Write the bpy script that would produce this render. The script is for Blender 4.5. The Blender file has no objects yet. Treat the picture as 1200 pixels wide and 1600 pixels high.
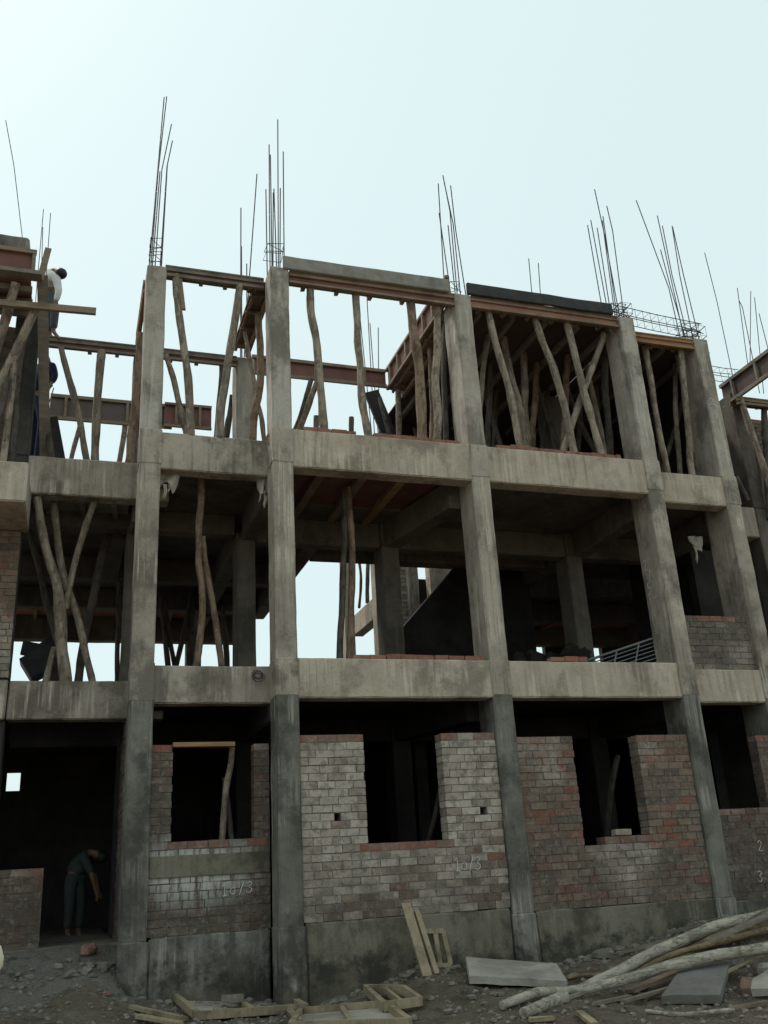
import bpy, math, random
from mathutils import Vector, noise, Matrix
random.seed(7)
D = bpy.data
scene = bpy.context.scene
COL = scene.collection
R = math.radians

# ------------------------------------------------------------------ camera
CAM = Vector((1.5, -11.7783, .8682)); YAW, PIT, ROL, F = .334, .3604, -.0593, 1465.66
FW = Vector((math.sin(YAW)*math.cos(PIT), math.cos(YAW)*math.cos(PIT), math.sin(PIT)))
_r = Vector((math.cos(YAW), -math.sin(YAW), 0)); _u = _r.cross(FW)
RT = math.cos(ROL)*_r + math.sin(ROL)*_u
UP = -math.sin(ROL)*_r + math.cos(ROL)*_u
def ray(px, py): return FW*F + RT*(px-600) + UP*(800-py)
def at(px, py, Y):                       # survey helper: point of the photo on the plane y = Y
    d = ray(px, py); return CAM + d*((Y-CAM.y)/d.y)
def atz(px, py, Z):
    d = ray(px, py); return CAM + d*((Z-CAM.z)/d.z)
def atx(px, py, X):
    d = ray(px, py); return CAM + d*((X-CAM.x)/d.x)
def metres(p, w): return w*((p-CAM).dot(FW))/F
cam = D.cameras.new('Camera'); cam.lens = 36*F/1600; cam.sensor_width = 36; cam.sensor_fit = 'AUTO'
cam.clip_start = .05; cam.clip_end = 3000
co = D.objects.new('Camera', cam); COL.objects.link(co)
m = Matrix((RT, UP, -FW)).transposed().to_4x4(); m.translation = CAM; co.matrix_world = m
scene.camera = co
scene.render.resolution_x, scene.render.resolution_y = 768, 1024

# ------------------------------------------------------------------ materials
def newmat(name, rough=.9):
    m = D.materials.new(name); m.use_nodes = True
    nt = m.node_tree; b = nt.nodes['Principled BSDF']; b.inputs['Roughness'].default_value = rough
    b.inputs['Specular IOR Level'].default_value = .25
    return m, nt, b
class N:                                 # small node-graph writer
    def __init__(s, nt, scale=(1,1,1), island=False):
        s.nt = nt; s.geo = nt.nodes.new('ShaderNodeNewGeometry')
        s.pos = s.vm('MULTIPLY', s.geo.outputs['Position'], scale) if scale != (1,1,1) else s.geo.outputs['Position']
    def vm(s, op, a, v):
        n = s.nt.nodes.new('ShaderNodeVectorMath'); n.operation = op; s.nt.links.new(a, n.inputs[0])
        if isinstance(v, tuple): n.inputs[1].default_value = v
        else: s.nt.links.new(v, n.inputs[1])
        return n.outputs[0]
    def noise(s, sc, detail=4, rough=.55, vec=None, stretch=None, dist=0):
        v = vec or s.pos
        if stretch: v = s.vm('MULTIPLY', v, stretch)
        n = s.nt.nodes.new('ShaderNodeTexNoise'); n.inputs['Scale'].default_value = sc
        n.inputs['Detail'].default_value = detail; n.inputs['Roughness'].default_value = rough; n.inputs['Distortion'].default_value = dist
        s.nt.links.new(v, n.inputs['Vector']); return n.outputs['Fac']
    def vor(s, sc, feat='F1', stretch=None):
        v = s.vm('MULTIPLY', s.pos, stretch) if stretch else s.pos
        n = s.nt.nodes.new('ShaderNodeTexVoronoi'); n.feature = feat; n.inputs['Scale'].default_value = sc
        s.nt.links.new(v, n.inputs['Vector']); return n.outputs['Distance']
    def ramp(s, fac, stops, interp='LINEAR'):
        n = s.nt.nodes.new('ShaderNodeValToRGB'); e = n.color_ramp.elements; n.color_ramp.interpolation = interp
        for i, (p, c) in enumerate(stops):
            k = e[i] if i < 2 else e.new(p)
            k.position = p; c = (c,c,c) if isinstance(c, (int,float)) else c; k.color = (*c[:3], 1)
        s.nt.links.new(fac, n.inputs[0]); return n.outputs[0]
    def mix(s, fac, a, b, mode='MIX'):
        n = s.nt.nodes.new('ShaderNodeMix'); n.data_type = 'RGBA'; n.blend_type = mode
        for v, i in ((fac, n.inputs[0]), (a, n.inputs[6]), (b, n.inputs[7])):
            if isinstance(v, (int, float)): i.default_value = v if i.type == 'VALUE' else (v,v,v,1)
            elif isinstance(v, tuple): i.default_value = (*v[:3], 1)
            else: s.nt.links.new(v, i)
        return n.outputs[2]
    def math(s, op, a, b=0.):
        n = s.nt.nodes.new('ShaderNodeMath'); n.operation = op
        for v, i in ((a, n.inputs[0]), (b, n.inputs[1])):
            if isinstance(v, (int, float)): i.default_value = v
            else: s.nt.links.new(v, i)
        return n.outputs[0]
    def sep(s, k):
        n = s.nt.nodes.new('ShaderNodeSeparateXYZ'); s.nt.links.new(s.geo.outputs['Position'], n.inputs[0]); return n.outputs[k]
    def bump(s, b, h, strength=.4, dist=.01):
        n = s.nt.nodes.new('ShaderNodeBump'); n.inputs['Strength'].default_value = strength; n.inputs['Distance'].default_value = dist
        s.nt.links.new(h, n.inputs['Height']); s.nt.links.new(n.outputs[0], b.inputs['Normal'])
    def col(s, b, c): s.nt.links.new(c, b.inputs['Base Color'])

def concrete(name, a, c, stain=.5, streak=.5, pale=(.46,.45,.42), boards=True, off=0, splash=False):
    m, nt, b = newmat(name); g = N(nt)
    p = g.vm('ADD', g.pos, (off, off*1.7, off*.6)); dk = lambda k: tuple(x*k for x in a)
    big = g.noise(.8, 5, .6, p); mid = g.noise(4, 7, .68, p); fine = g.noise(70, 5, .75, p); spk = g.noise(24, 6, .75, p)
    base = g.mix(g.ramp(mid, [(.35,0),(.65,1)]), a, c)
    base = g.mix(g.math('MULTIPLY', g.ramp(big, [(.45,0),(.62,1)]), .55), base, pale)
    # damp blotches with soft ragged edges
    st = g.math('ADD', g.noise(1.5, 3, .55, p, (1,1,.7)), g.math('MULTIPLY', g.math('SUBTRACT', g.noise(9, 7, .75, p), .5), .45))
    base = g.mix(g.math('MULTIPLY', g.ramp(st, [(.5,0),(.64,1)]), stain*.85), base, dk(.4))
    # run-down streaks, dark and lime-white, fading in and out
    env = g.ramp(g.noise(1.3, 3, .5, g.vm('ADD', p, (3,8,5))), [(.42,0),(.6,1)])
    sk = g.noise(11, 5, .7, p, (1,1,.035))
    base = g.mix(g.math('MULTIPLY', g.math('MULTIPLY', g.ramp(sk, [(.48,0),(.62,1)]), env), streak*.75), base, dk(.5))
    env2 = g.ramp(g.noise(1.6, 3, .5, g.vm('ADD', p, (13,2,9))), [(.5,0),(.62,1)])
    sk2 = g.noise(15, 5, .7, g.vm('ADD', p, (9.1,3.3,1.7)), (1,1,.03))
    base = g.mix(g.math('MULTIPLY', g.math('MULTIPLY', g.ramp(sk2, [(.5,0),(.6,1)]), env2), streak*.75), base, tuple(min(.7,x*1.15) for x in pale))
    base = g.mix(g.math('MULTIPLY', g.ramp(spk, [(.56,0),(.68,1)]), .45), base, dk(.5))
    pits = g.ramp(g.vor(30), [(.06,1),(.16,0)])
    pm = g.math('MULTIPLY', pits, g.ramp(g.noise(2.5, 4, .65), [(.52,0),(.6,1)]))
    base = g.mix(g.math('MULTIPLY', pm, .75), base, dk(.2))
    if splash:
        q = g.math('ADD', g.math('MULTIPLY', g.sep(2), -.9), g.math('MULTIPLY', g.math('SUBTRACT', g.noise(3.2, 6, .7), .5), 1.5))
        base = g.mix(g.math('MULTIPLY', g.ramp(q, [(.08,0),(.3,1)]), .85), base, (.04,.036,.028))
        q2 = g.math('ADD', g.math('MULTIPLY', g.sep(2), -.7), g.math('MULTIPLY', g.math('SUBTRACT', g.noise(2.1, 6, .7, g.vm('ADD', g.pos, (31,7,2))), .5), 1.8))
        base = g.mix(g.math('MULTIPLY', g.ramp(q2, [(.25,0),(.5,1)]), .6), base, (.17,.14,.105))
    base = g.mix(.45, base, g.ramp(fine, [(.25,.5),(.75,1.3)]), 'MULTIPLY')
    g.col(b, base)
    h = g.math('ADD', g.math('MULTIPLY', mid, .8), g.math('MULTIPLY', fine, .3)); h = g.math('ADD', h, g.math('MULTIPLY', spk, .5))
    h = g.math('SUBTRACT', h, g.math('MULTIPLY', pm, 1.5))
    if boards: h = g.math('ADD', h, g.math('MULTIPLY', g.noise(22, 2, .5, p, (1,1,.03)), .5))
    g.bump(b, h, .7, .015)
    return m
CONC   = concrete('weathered_concrete', (.30,.25,.2), (.385,.33,.272), .9, 1., (.54,.465,.38))
CONC2  = concrete('pale_concrete', (.385,.315,.243), (.475,.395,.312), .75, .8, (.61,.515,.41), off=13)
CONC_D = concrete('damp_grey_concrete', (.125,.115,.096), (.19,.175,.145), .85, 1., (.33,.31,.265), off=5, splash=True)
CONC_I = concrete('shaded_interior_concrete', (.095,.081,.066), (.145,.125,.103), .6, .4, (.19,.165,.135), off=31)  # darker copy of the frame concrete, interior shade put into the colour
CONC_U = concrete('neutral_grey_concrete', (.345,.295,.243), (.43,.375,.318), .85, .7, (.56,.51,.45), off=23)
PLAST  = concrete('cement_plaster', (.14,.122,.09), (.2,.175,.13), .85, .5, (.26,.23,.18), False, off=3, splash=True)
DARKW = concrete('shade_dark_room_plaster',(.018,.016,.014),(.03,.027,.024),.5,.2,(.055,.048,.04),False,off=41)  # near-black tone stands in for the shade of enclosed places
SLABM  = concrete('grey_stone_slab', (.31,.275,.23), (.40,.36,.305), .5, .0, (.45,.41,.35), False, off=8)
SLABD  = concrete('dark_stone_slab', (.125,.107,.088), (.175,.152,.125), .4, .0, (.22,.22,.21), False, off=9)

def brick(name, stops, whiten, wscale=.9, thr=.5, off=0., soot=.4, lin=None, spot=None, drip=None, smear=.45):
    m, nt, b = newmat(name); g = N(nt)
    rnd = g.geo.outputs['Random Per Island']
    base = g.ramp(rnd, stops)
    p = g.vm('ADD', g.pos, (off, off, off*.7))
    w = g.noise(wscale, 5, .6, p); f = g.noise(28, 5, .7, p); mid = g.noise(9, 4, .6, p)
    if lin:
        gx_,gz_,x0_,z0_=lin
        w=g.math('ADD',w,g.math('ADD',g.math('MULTIPLY',g.math('SUBTRACT',g.sep(0),x0_),gx_),g.math('MULTIPLY',g.math('SUBTRACT',g.sep(2),z0_),gz_)))
    if spot:
        sx_,sz_,rx_,rz_,am_=spot
        a_=g.math('DIVIDE',g.math('SUBTRACT',g.sep(0),sx_),rx_); c_=g.math('DIVIDE',g.math('SUBTRACT',g.sep(2),sz_),rz_)
        q_=g.math('SQRT',g.math('ADD',g.math('MULTIPLY',a_,a_),g.math('MULTIPLY',c_,c_)))
        w=g.math('ADD',w,g.math('MULTIPLY',g.ramp(q_,[(.5,1),(1.,0)]),am_))
    wm = g.math('MULTIPLY', g.ramp(g.math('ADD', w, g.math('MULTIPLY', g.math('SUBTRACT', mid, .5), .35)), [(thr-.06,0),(thr+.08,1)]), whiten)
    base = g.mix(wm, base, g.ramp(g.math('FRACT', g.math('MULTIPLY', rnd, 7.3)), [(0,(.31,.25,.2)),(.6,(.45,.38,.315)),(1,(.53,.46,.39))]))
    dz = g.math('ADD', g.math('MULTIPLY', g.sep(2), -.45), g.math('MULTIPLY', g.math('SUBTRACT', g.noise(2.2, 6, .7), .5), 1.6))
    base = g.mix(g.math('MULTIPLY', g.ramp(dz, [(-.5 if False else 0,1),(0.001,1)]) if False else g.ramp(g.math('ADD', dz, .62), [(.2,0),(.45,1)]), .5), base, (.085,.07,.055))
    sm = g.noise(5.5, 7, .72, g.vm('ADD', p, (3,1,8)))
    base = g.mix(g.math('MULTIPLY', g.ramp(sm, [(.47,0),(.62,1)]), smear), base, (.185,.15,.118))
    sm2 = g.noise(14, 6, .75, g.vm('ADD', p, (8,4,2)))
    base = g.mix(g.math('MULTIPLY', g.ramp(sm2, [(.52,0),(.63,1)]), .5), base, (.27,.24,.2))
    base = g.mix(g.math('MULTIPLY', g.ramp(mid, [(.5,0),(.62,1)]), soot), base, (.07,.062,.053))
    if drip:
        sx_,sz_,rx_,rz_=drip
        a_=g.math('DIVIDE',g.math('SUBTRACT',g.sep(0),sx_),rx_); c_=g.math('DIVIDE',g.math('SUBTRACT',g.sep(2),sz_),rz_)
        q_=g.math('SQRT',g.math('ADD',g.math('MULTIPLY',a_,a_),g.math('MULTIPLY',c_,c_)))
        dm=g.math('MULTIPLY',g.ramp(q_,[(.35,1),(1.,0)]),g.ramp(g.noise(9,5,.7,p,(1,1,.14)),[(.38,0),(.52,1)]))
        base=g.mix(g.math('MULTIPLY',dm,.9),base,(.5,.48,.44))
    base = g.mix(.5, base, g.ramp(f, [(.25,.55),(.75,1.35)]), 'MULTIPLY')
    g.col(b, base); g.bump(b, g.math('ADD', f, mid), .6, .012)
    return m
RED=(.2,.082,.056); DRK=(.105,.08,.066); TAN=(.225,.16,.115); WHT=(.33,.28,.225); BRN=(.165,.105,.078)
B_PALE = brick('whitened_brick', [(0,(.22,.1,.068)),(.06,BRN),(.2,(.16,.115,.085)),(.32,TAN),(.6,(.38,.31,.255)),(1,(.47,.395,.335))], .9, .9, .5, 4.2, .45, (-.06,.16,5.6,1.15), smear=.25)
B_RED  = brick('red_brown_brick', [(0,(.24,.095,.062)),(.1,RED),(.25,BRN),(.5,(.165,.112,.082)),(.65,DRK),(.8,(.21,.135,.1)),(1,TAN)], .8, 1.1, .6, 11.5, .45, None, (8.75,.75,.75,.75,.22))
B_DARK = brick('sooty_brick', [(0,(.12,.065,.05)),(.4,DRK),(.8,(.13,.09,.075)),(1,(.17,.12,.1))], .5, 1.3, .63, 2.3, .5, None, (3.1,.98,.75,.22,.25))
B_WASH = brick('lime_run_brick', [(0,(.12,.065,.05)),(.4,DRK),(.8,(.13,.09,.075)),(1,(.17,.12,.1))], .3, 1.3, .63, 2.3, .5, None, None, (3.05,.95,1.0,.5))
B_GREY = brick('grey_smeared_brick', [(0,(.1,.085,.07)),(.6,(.13,.112,.094)),(1,(.17,.13,.1))], .4, 1.2, .55, 9.1, .35)
B_EDGE = brick('reddish_edge_brick', [(0,(.25,.1,.068)),(.5,(.22,.11,.08)),(1,(.2,.13,.1))], .5, 1.3, .55, 6, .3)
B_FRESH= brick('fresh_red_brick', [(0,(.3,.11,.07)),(.5,(.34,.14,.09)),(1,(.24,.1,.07))], .1, 1.3, .6, 7, .3)
def plain(name, a, c, sc=12, rough=.85, stretch=None, bumps=.3, dirt=.3, metal=0):
    m, nt, b = newmat(name, rough); g = N(nt)
    n = g.noise(sc, 6, .65, None, stretch); d = g.noise(2.5, 5, .65)
    base = g.mix(g.ramp(n, [(.3,0),(.7,1)]), a, c)
    base = g.mix(g.math('MULTIPLY', g.ramp(d, [(.48,0),(.64,1)]), dirt), base, tuple(x*.4 for x in a))
    g.col(b, base); g.bump(b, n, bumps, .008); b.inputs['Metallic'].default_value = metal
    return m
MORTL  = plain('pale_mortar', (.16,.14,.115), (.25,.225,.185), 30)
MORTAR = plain('mortar', (.1,.09,.072), (.18,.165,.135), 30)
def pole(name, a, c, knot, axis, patch=.4):
    m, nt, b = newmat(name, .85); g = N(nt)
    st = {'z':(1,1,.12), 'x':(.12,1,1)}[axis]
    n = g.noise(34, 6, .7, None, st); mid = g.noise(4, 5, .65); k = g.vor(9, 'F1', {'z':(1,1,.5),'x':(.5,1,1)}[axis])
    base = g.mix(g.ramp(n, [(.3,0),(.7,1)]), a, c)
    base = g.mix(g.math('MULTIPLY', g.ramp(mid, [(.5,0),(.62,1)]), .55), base, tuple(x*.5 for x in a))
    base = g.mix(g.math('MULTIPLY', g.ramp(k, [(.07,1),(.15,0)]), g.ramp(g.noise(2.3, 3), [(.5,0),(.58,.85)])), base, knot)
    bk = g.noise(6, 6, .75, g.vm('ADD', g.pos, (4,9,2)), {'z':(1,1,.35),'x':(.35,1,1)}[axis]); bm = g.ramp(bk, [(.5,0),(.56,1)])
    base = g.mix(g.math('MULTIPLY', bm, patch), base, tuple(x*.42 for x in a))
    base = g.mix(.5, base, g.ramp(g.noise(55, 4, .7, None, st), [(.3,.5),(.7,1.3)]), 'MULTIPLY')
    g.col(b, base); g.bump(b, g.math('ADD', g.math('ADD', n, mid), g.math('MULTIPLY', bm, .8)), 1, .016)
    return m
POLE  = pole('weathered_pole_wood', (.27,.21,.16), (.42,.345,.27), (.06,.045,.035), 'z')
POLEB = pole('brown_pole_wood', (.22,.145,.1), (.33,.235,.165), (.05,.035,.025), 'z')
POLED = pole('dark_pole_wood', (.095,.078,.062), (.15,.125,.1), (.03,.025,.02), 'z')
LOG   = pole('barkless_log_wood', (.36,.31,.24), (.5,.45,.36), (.07,.055,.04), 'x', .25)
LOGB  = pole('brown_log_wood', (.2,.145,.08), (.29,.215,.125), (.05,.04,.03), 'x')
PLANK = plain('sawn_plank', (.185,.13,.092), (.29,.215,.15), 22, .85, (.1,.1,1), .3, .45)
PLANKY= plain('yellow_plank', (.23,.18,.112), (.34,.275,.18), 22, .85, (1,1,.12), .45, .75)
PLANKD= plain('old_grey_plank', (.15,.125,.1), (.25,.21,.165), 24, .85, (.12,.12,1), .4, .5)
PLANKO= plain('orange_plank', (.25,.14,.07), (.36,.215,.115), 22, .85, (.1,.1,1), .3, .4)
PLYR  = plain('red_shuttering_ply', (.15,.062,.05), (.215,.1,.08), 5, .6, None, .15, .5)
PLYB  = plain('grey_brown_ply', (.11,.085,.072), (.16,.12,.102), 5, .7, None, .15, .5)
PLYD  = plain('dark_used_ply', (.06,.04,.033), (.1,.068,.055), 5, .7, None, .15, .5)
PLYO  = plain('orange_red_ply', (.30,.125,.085), (.38,.19,.13), 5, .65, None, .15, .4)
PLYG  = plain('cement_smeared_ply', (.21,.195,.165), (.31,.29,.25), 7, .85, None, .3, .4)
BLACK = plain('black_board', (.022,.022,.024), (.05,.048,.046), 9, .6, None, .2, .3)
STEEL = plain('rebar_steel', (.055,.05,.055), (.1,.08,.075), 40, .55, None, .2, .3, .6)
GRILL = plain('grey_painted_iron', (.2,.2,.21), (.28,.28,.28), 30, .5, None, .1, .3, .2)
CLOTH = plain('dirty_sackcloth', (.43,.39,.33), (.56,.52,.45), 18, .95, None, .3, .4)
CHALK = plain('white_chalk', (.5,.49,.46), (.68,.67,.64), 30, .95, None, .1, .2)
STONE = plain('rubble_stone', (.13,.112,.09), (.26,.232,.195), 14, .95, None, .6, .35)
BLUE  = plain('blue_plastic', (.03,.16,.42), (.06,.24,.5), 10, .5)
SKIN  = plain('brown_skin', (.19,.1,.06), (.23,.13,.08), 12, .6, None, .05, .1)
HAIR  = plain('black_hair', (.012,.011,.012), (.025,.022,.022), 60, .5)
SHIRTW= plain('white_shirt_cloth', (.55,.54,.5), (.66,.65,.61), 14, .95, None, .2, .12)
TROUS = plain('grey_trouser_cloth', (.07,.075,.085), (.1,.105,.12), 14, .95, None, .2, .2)
NAVY  = plain('navy_cloth', (.018,.022,.045), (.03,.036,.07), 14, .95, None, .2, .2)
SHADEG = plain('shade_darkened_green_cloth', (.04,.05,.047), (.06,.072,.069), 14, .95, None, .2, .12)  # pale cloth darkened, the dimness of the doorway put into its colour
CREAM = plain('cream_sleeve_cloth', (.55,.5,.34), (.64,.59,.42), 14, .95, None, .2, .12)
def dirt():
    m, nt, b = newmat('site_dirt', .95); g = N(nt)
    a = g.noise(.7, 6, .65); c = g.noise(6, 7, .7); f = g.noise(70, 5, .75); v = g.vor(38)
    base = g.mix(g.ramp(a, [(.35,0),(.65,1)]), (.135,.103,.07), (.215,.175,.125))
    base = g.mix(g.ramp(c, [(.42,0),(.66,1)]), base, (.25,.212,.16))
    base = g.mix(g.math('MULTIPLY', g.ramp(g.noise(1.7,5,.65), [(.55,0),(.66,1)]), .6), base, (.075,.065,.053))
    yd = g.ramp(g.math('ADD', g.math('MULTIPLY', g.sep(1), -.1), g.math('MULTIPLY', a, .3)), [(.55,0),(.8,1)])
    base = g.mix(yd, base, (.34,.27,.185))
    cs = g.math('ADD', g.math('MULTIPLY', g.sep(1), .22), g.math('MULTIPLY', g.noise(1.5, 6, .7, g.vm('ADD', g.pos, (5,3,1))), 1.))
    base = g.mix(g.math('MULTIPLY', g.ramp(cs, [(.46,0),(.56,1)]), .55), base, (.29,.275,.245))
    base = g.mix(g.math('MULTIPLY', g.ramp(g.noise(3.3, 7, .75, g.vm('ADD', g.pos, (15,3,1))), [(.54,0),(.62,1)]), .7), base, (.05,.042,.033))
    base = g.mix(.6, base, g.ramp(f, [(.25,.5),(.75,1.45)]), 'MULTIPLY')
    g.col(b, base); g.bump(b, g.math('ADD', g.math('ADD', c, f), g.math('MULTIPLY', v, -.8)), 1, .05)
    return m
DIRT = dirt()

# ------------------------------------------------------------------ mesh helpers
def smooth01(t): t = max(0, min(1, t)); return t*t*(3-2*t)
class MB:
    def __init__(s): s.v=[]; s.f=[]; s.mi=[]; s.sm=[]; s.cur=0
    def add(s, vs, fs, smooth=False):
        o = len(s.v); s.v += [tuple(v) for v in vs]
        for f in fs: s.f.append(tuple(i+o for i in f)); s.mi.append(s.cur); s.sm.append(smooth)
        return s
    def hexa(s, P):                      # 8 corners: bottom ring then top ring
        return s.add(P, [(3,2,1,0),(4,5,6,7),(0,1,5,4),(1,2,6,5),(2,3,7,6),(3,0,4,7)])
    def box(s, a, b, jit=0):
        x0,y0,z0 = a; x1,y1,z1 = b
        P = [(x0,y0,z0),(x1,y0,z0),(x1,y1,z0),(x0,y1,z0),(x0,y0,z1),(x1,y0,z1),(x1,y1,z1),(x0,y1,z1)]
        if jit: P = [tuple(c+random.uniform(-jit,jit) for c in p) for p in P]
        return s.hexa(P)
    def rough(s, a, b, step=.13, amp=.006, bev=.014):    # cast-concrete box: chamfered, gently uneven
        a = Vector(a); b = Vector(b); n = [max(1, int(round((b[i]-a[i])/step))) for i in range(3)]
        vid = {}; V=[]; Fc=[]
        grid = []
        for i in range(3):
            L=[a[i]]; e = min(bev, (b[i]-a[i])*.2); L.append(a[i]+e)
            for k in range(1, n[i]): L.append(a[i]+(b[i]-a[i])*k/n[i])
            L += [b[i]-e, b[i]]; grid.append(L)
        def vert(i,j,k):
            key=(i,j,k)
            if key not in vid:
                p = Vector((grid[0][i],grid[1][j],grid[2][k])); c = (a+b)/2
                ext = [(i in (0,len(grid[0])-1)),(j in (0,len(grid[1])-1)),(k in (0,len(grid[2])-1))]
                if sum(ext) >= 2:
                    for ax in range(3):
                        if ext[ax]:
                            e=min(bev,(b[ax]-a[ax])*.2)*(.35+.6*max(0,noise.noise(p*3.1)+.3)+2.2*max(0,noise.noise(p*5.3)-.28)); p[ax]+= e if p[ax]<c[ax] else -e
                q = p*1.9; d = Vector((noise.noise(q), noise.noise(q+Vector((7,3,1))), noise.noise(q+Vector((2,9,5)))))
                q2 = p*7; d += .5*Vector((noise.noise(q2), noise.noise(q2+Vector((7,3,1))), noise.noise(q2+Vector((2,9,5)))))
                vid[key]=len(V); V.append(p+d*amp)
            return vid[key]
        L=[len(g) for g in grid]
        for ax in range(3):
            u,w=(ax+1)%3,(ax+2)%3
            for side in (0,L[ax]-1):
                for i in range(L[u]-1):
                    for j in range(L[w]-1):
                        q=[]
                        for (di,dj) in ((0,0),(1,0),(1,1),(0,1)):
                            k=[0,0,0]; k[ax]=side; k[u]=i+di; k[w]=j+dj; q.append(vert(*k))
                        Fc.append(tuple(q) if side else tuple(reversed(q)))
        return s.add(V,Fc)
    def tube(s, pts, rad, n=8, cap=True, smooth=True, uneven=0):
        pts=[Vector(p) for p in pts]; m=len(pts)
        if isinstance(rad,(int,float)): rad=[rad]*m
        V=[]; t0=(pts[1]-pts[0]).normalized(); ref=Vector((0,1,0)) if abs(t0.y)<.8 else Vector((1,0,0))
        for i,p in enumerate(pts):
            t=(pts[min(i+1,m-1)]-pts[max(i-1,0)]).normalized(); x=t.cross(ref).normalized(); y=x.cross(t)
            for k in range(n):
                a=2*math.pi*k/n; rr=rad[i]
                if uneven: rr*=1+uneven*noise.noise(Vector((math.cos(a)*1.3+p.x*3,math.sin(a)*1.3,p.z*2.2+p.y)))
                V.append(p+(x*math.cos(a)+y*math.sin(a))*rr)
        Fc=[(i*n+k,i*n+(k+1)%n,(i+1)*n+(k+1)%n,(i+1)*n+k) for i in range(m-1) for k in range(n)]
        o=len(s.f); s.add(V,Fc,smooth)
        if cap: s.add(V[:n],[tuple(range(n-1,-1,-1))]); s.add(V[-n:],[tuple(range(n))])
        return s
    def bar(s, p, q, w, h, up=(0,0,1), jit=0):   # rectangular bar from p to q, w across, h along up
        p=Vector(p); q=Vector(q); t=(q-p).normalized(); up=Vector(up); x=t.cross(up).normalized(); y=x.cross(t)
        P=[]
        for c in (-1,1):
            for e,dx in ((p,-1),(p,1),(q,1),(q,-1)):
                P.append(e+x*dx*w/2+y*c*h/2+Vector([random.uniform(-jit,jit) for _ in range(3)]))
        return s.hexa(P)
    def rock(s, c, r, sq=.7, n=7):
        V=[]; sd=Vector((random.random()*50,random.random()*50,0))
        rings=[(-.9,.45),(-.35,.95),(.35,.9),(.85,.4)]
        for z,rr in rings:
            for k in range(n):
                a=2*math.pi*k/n; p=Vector((math.cos(a)*rr,math.sin(a)*rr,z)); f=1+.55*noise.noise(p*1.1+sd)
                V.append(Vector(c)+Vector((p.x*f*r,p.y*f*r*.8,p.z*f*r*sq)))
        Fc=[(i*n+k,i*n+(k+1)%n,(i+1)*n+(k+1)%n,(i+1)*n+k) for i in range(3) for k in range(n)]
        Fc+=[tuple(range(n-1,-1,-1)),tuple(range(3*n,4*n))]
        return s.add(V,Fc)
    def build(s, name, mats, parent=None):
        me=D.meshes.new(name); me.from_pydata([tuple(v) for v in s.v],[],s.f)
        for mt in (mats if isinstance(mats,(list,tuple)) else [mats]): me.materials.append(mt)
        me.polygons.foreach_set('material_index',s.mi); me.polygons.foreach_set('use_smooth',s.sm); me.update()
        o=D.objects.new(name,me); COL.objects.link(o)
        if parent:
            o.parent=parent; o.matrix_parent_inverse=Matrix.Translation(-parent.location)
        return o
def tag(o,label,cat,group=None,kind=None):
    if kind: o['kind']=kind
    if label: o['label']=label
    if cat: o['category']=cat
    if group: o['group']=group
    return o
def empty(name,loc,label,cat,group=None):
    o=D.objects.new(name,None); COL.objects.link(o); o.location=loc; o.empty_display_size=.1
    return tag(o,label,cat,group)
def spline(pts, n=5):
    P=[Vector(p) for p in pts]; out=[]
    for i in range(len(P)-1):
        a=P[max(i-1,0)]; b=P[i]; c=P[i+1]; d=P[min(i+2,len(P)-1)]
        for k in range(n):
            t=k/n; out.append(.5*((2*b)+(c-a)*t+(2*a-5*b+4*c-d)*t*t+(3*b-a-3*c+d)*t**3))
    return out+[P[-1]]

# ------------------------------------------------------------------ levels and column lines (metres)
Z0,Z1,Z2,ZR=.24,3.46,6.76,9.47
B1,B2=2.94,6.17                         # undersides of the front beams
S1,S2=3.2,6.5                           # floor tops behind the beams
F1S,F2S=3.05,6.36                       # slab soffits
W=.295
CX={1:2.215,2:3.997,3:7.0065,4:10.052,5:11.80}
CY={1:.39,2:0,3:0,4:0,5:.33}
CD={1:.45,2:.42,3:.53,4:.53,5:.62}

# ------------------------------------------------------------------ ground
def lerp_tab(x,T):
    if x<=T[0][0]: return T[0][1]
    for (a,b),(c,d) in zip(T,T[1:]):
        if x<=c: return b+(d-b)*(x-a)/(c-a)
    return T[-1][1]
GT=[(-4,-.3),(.6,-.33),(2.3,-.42),(4.3,-.6),(4.9,-.48),(5.6,-.31),(6.3,-.36),(7.03,-.44),(7.8,-.4),(8.7,-.3),(9.4,-.17),(10.3,-.08),(13,.05),(18,.1)]
def gz(x,y,rough=True):
    f=lerp_tab(x,GT); t=smooth01(-y/4.5)
    z=f*(1-t)+(-.62)*t
    if y>0: 
        z=f
        if x<2.3: z=f+(.16-f)*smooth01(y/1.55)
    z+=.16*math.exp(-((x-1.85)**2/.25+(y-.25)**2/.35))
    z+=.14*math.exp(-((x-9.8)**2/3+(y+1.0)**2/.9))
    if rough:
        z+=.05*noise.noise(Vector((x*.9,y*.9,3)))+.028*noise.noise(Vector((x*3.1,y*3.1,8)))+.022*noise.noise(Vector((x*8,y*8,1)))+.014*abs(noise.noise(Vector((x*17,y*17,5))))
    if abs(x)>30 or abs(y)>30: z=min(z,-.4)
    return z
def axis(lo,hi,a,b,st):
    L=[]; x=a
    while x<b: L.append(x); x+=st
    L.append(b); g=st; x=a
    while x>lo: g*=1.5; x-=g; L.insert(0,max(x,lo))
    g=st; x=b
    while x<hi: g*=1.5; x+=g; L.append(min(x,hi))
    return L
gx=axis(-900,900,-1.5,13,.05); gy=axis(-600,1200,-5.2,1.8,.05)
g=MB(); g.v=[(x,y,gz(x,y)) for y in gy for x in gx]; nx=len(gx)
g.f=[(j*nx+i,j*nx+i+1,(j+1)*nx+i+1,(j+1)*nx+i) for j in range(len(gy)-1) for i in range(nx-1)]; g.mi=[0]*len(g.f); g.sm=[True]*len(g.f)
tag(g.build('ground',DIRT),None,None,None,'structure')
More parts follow.
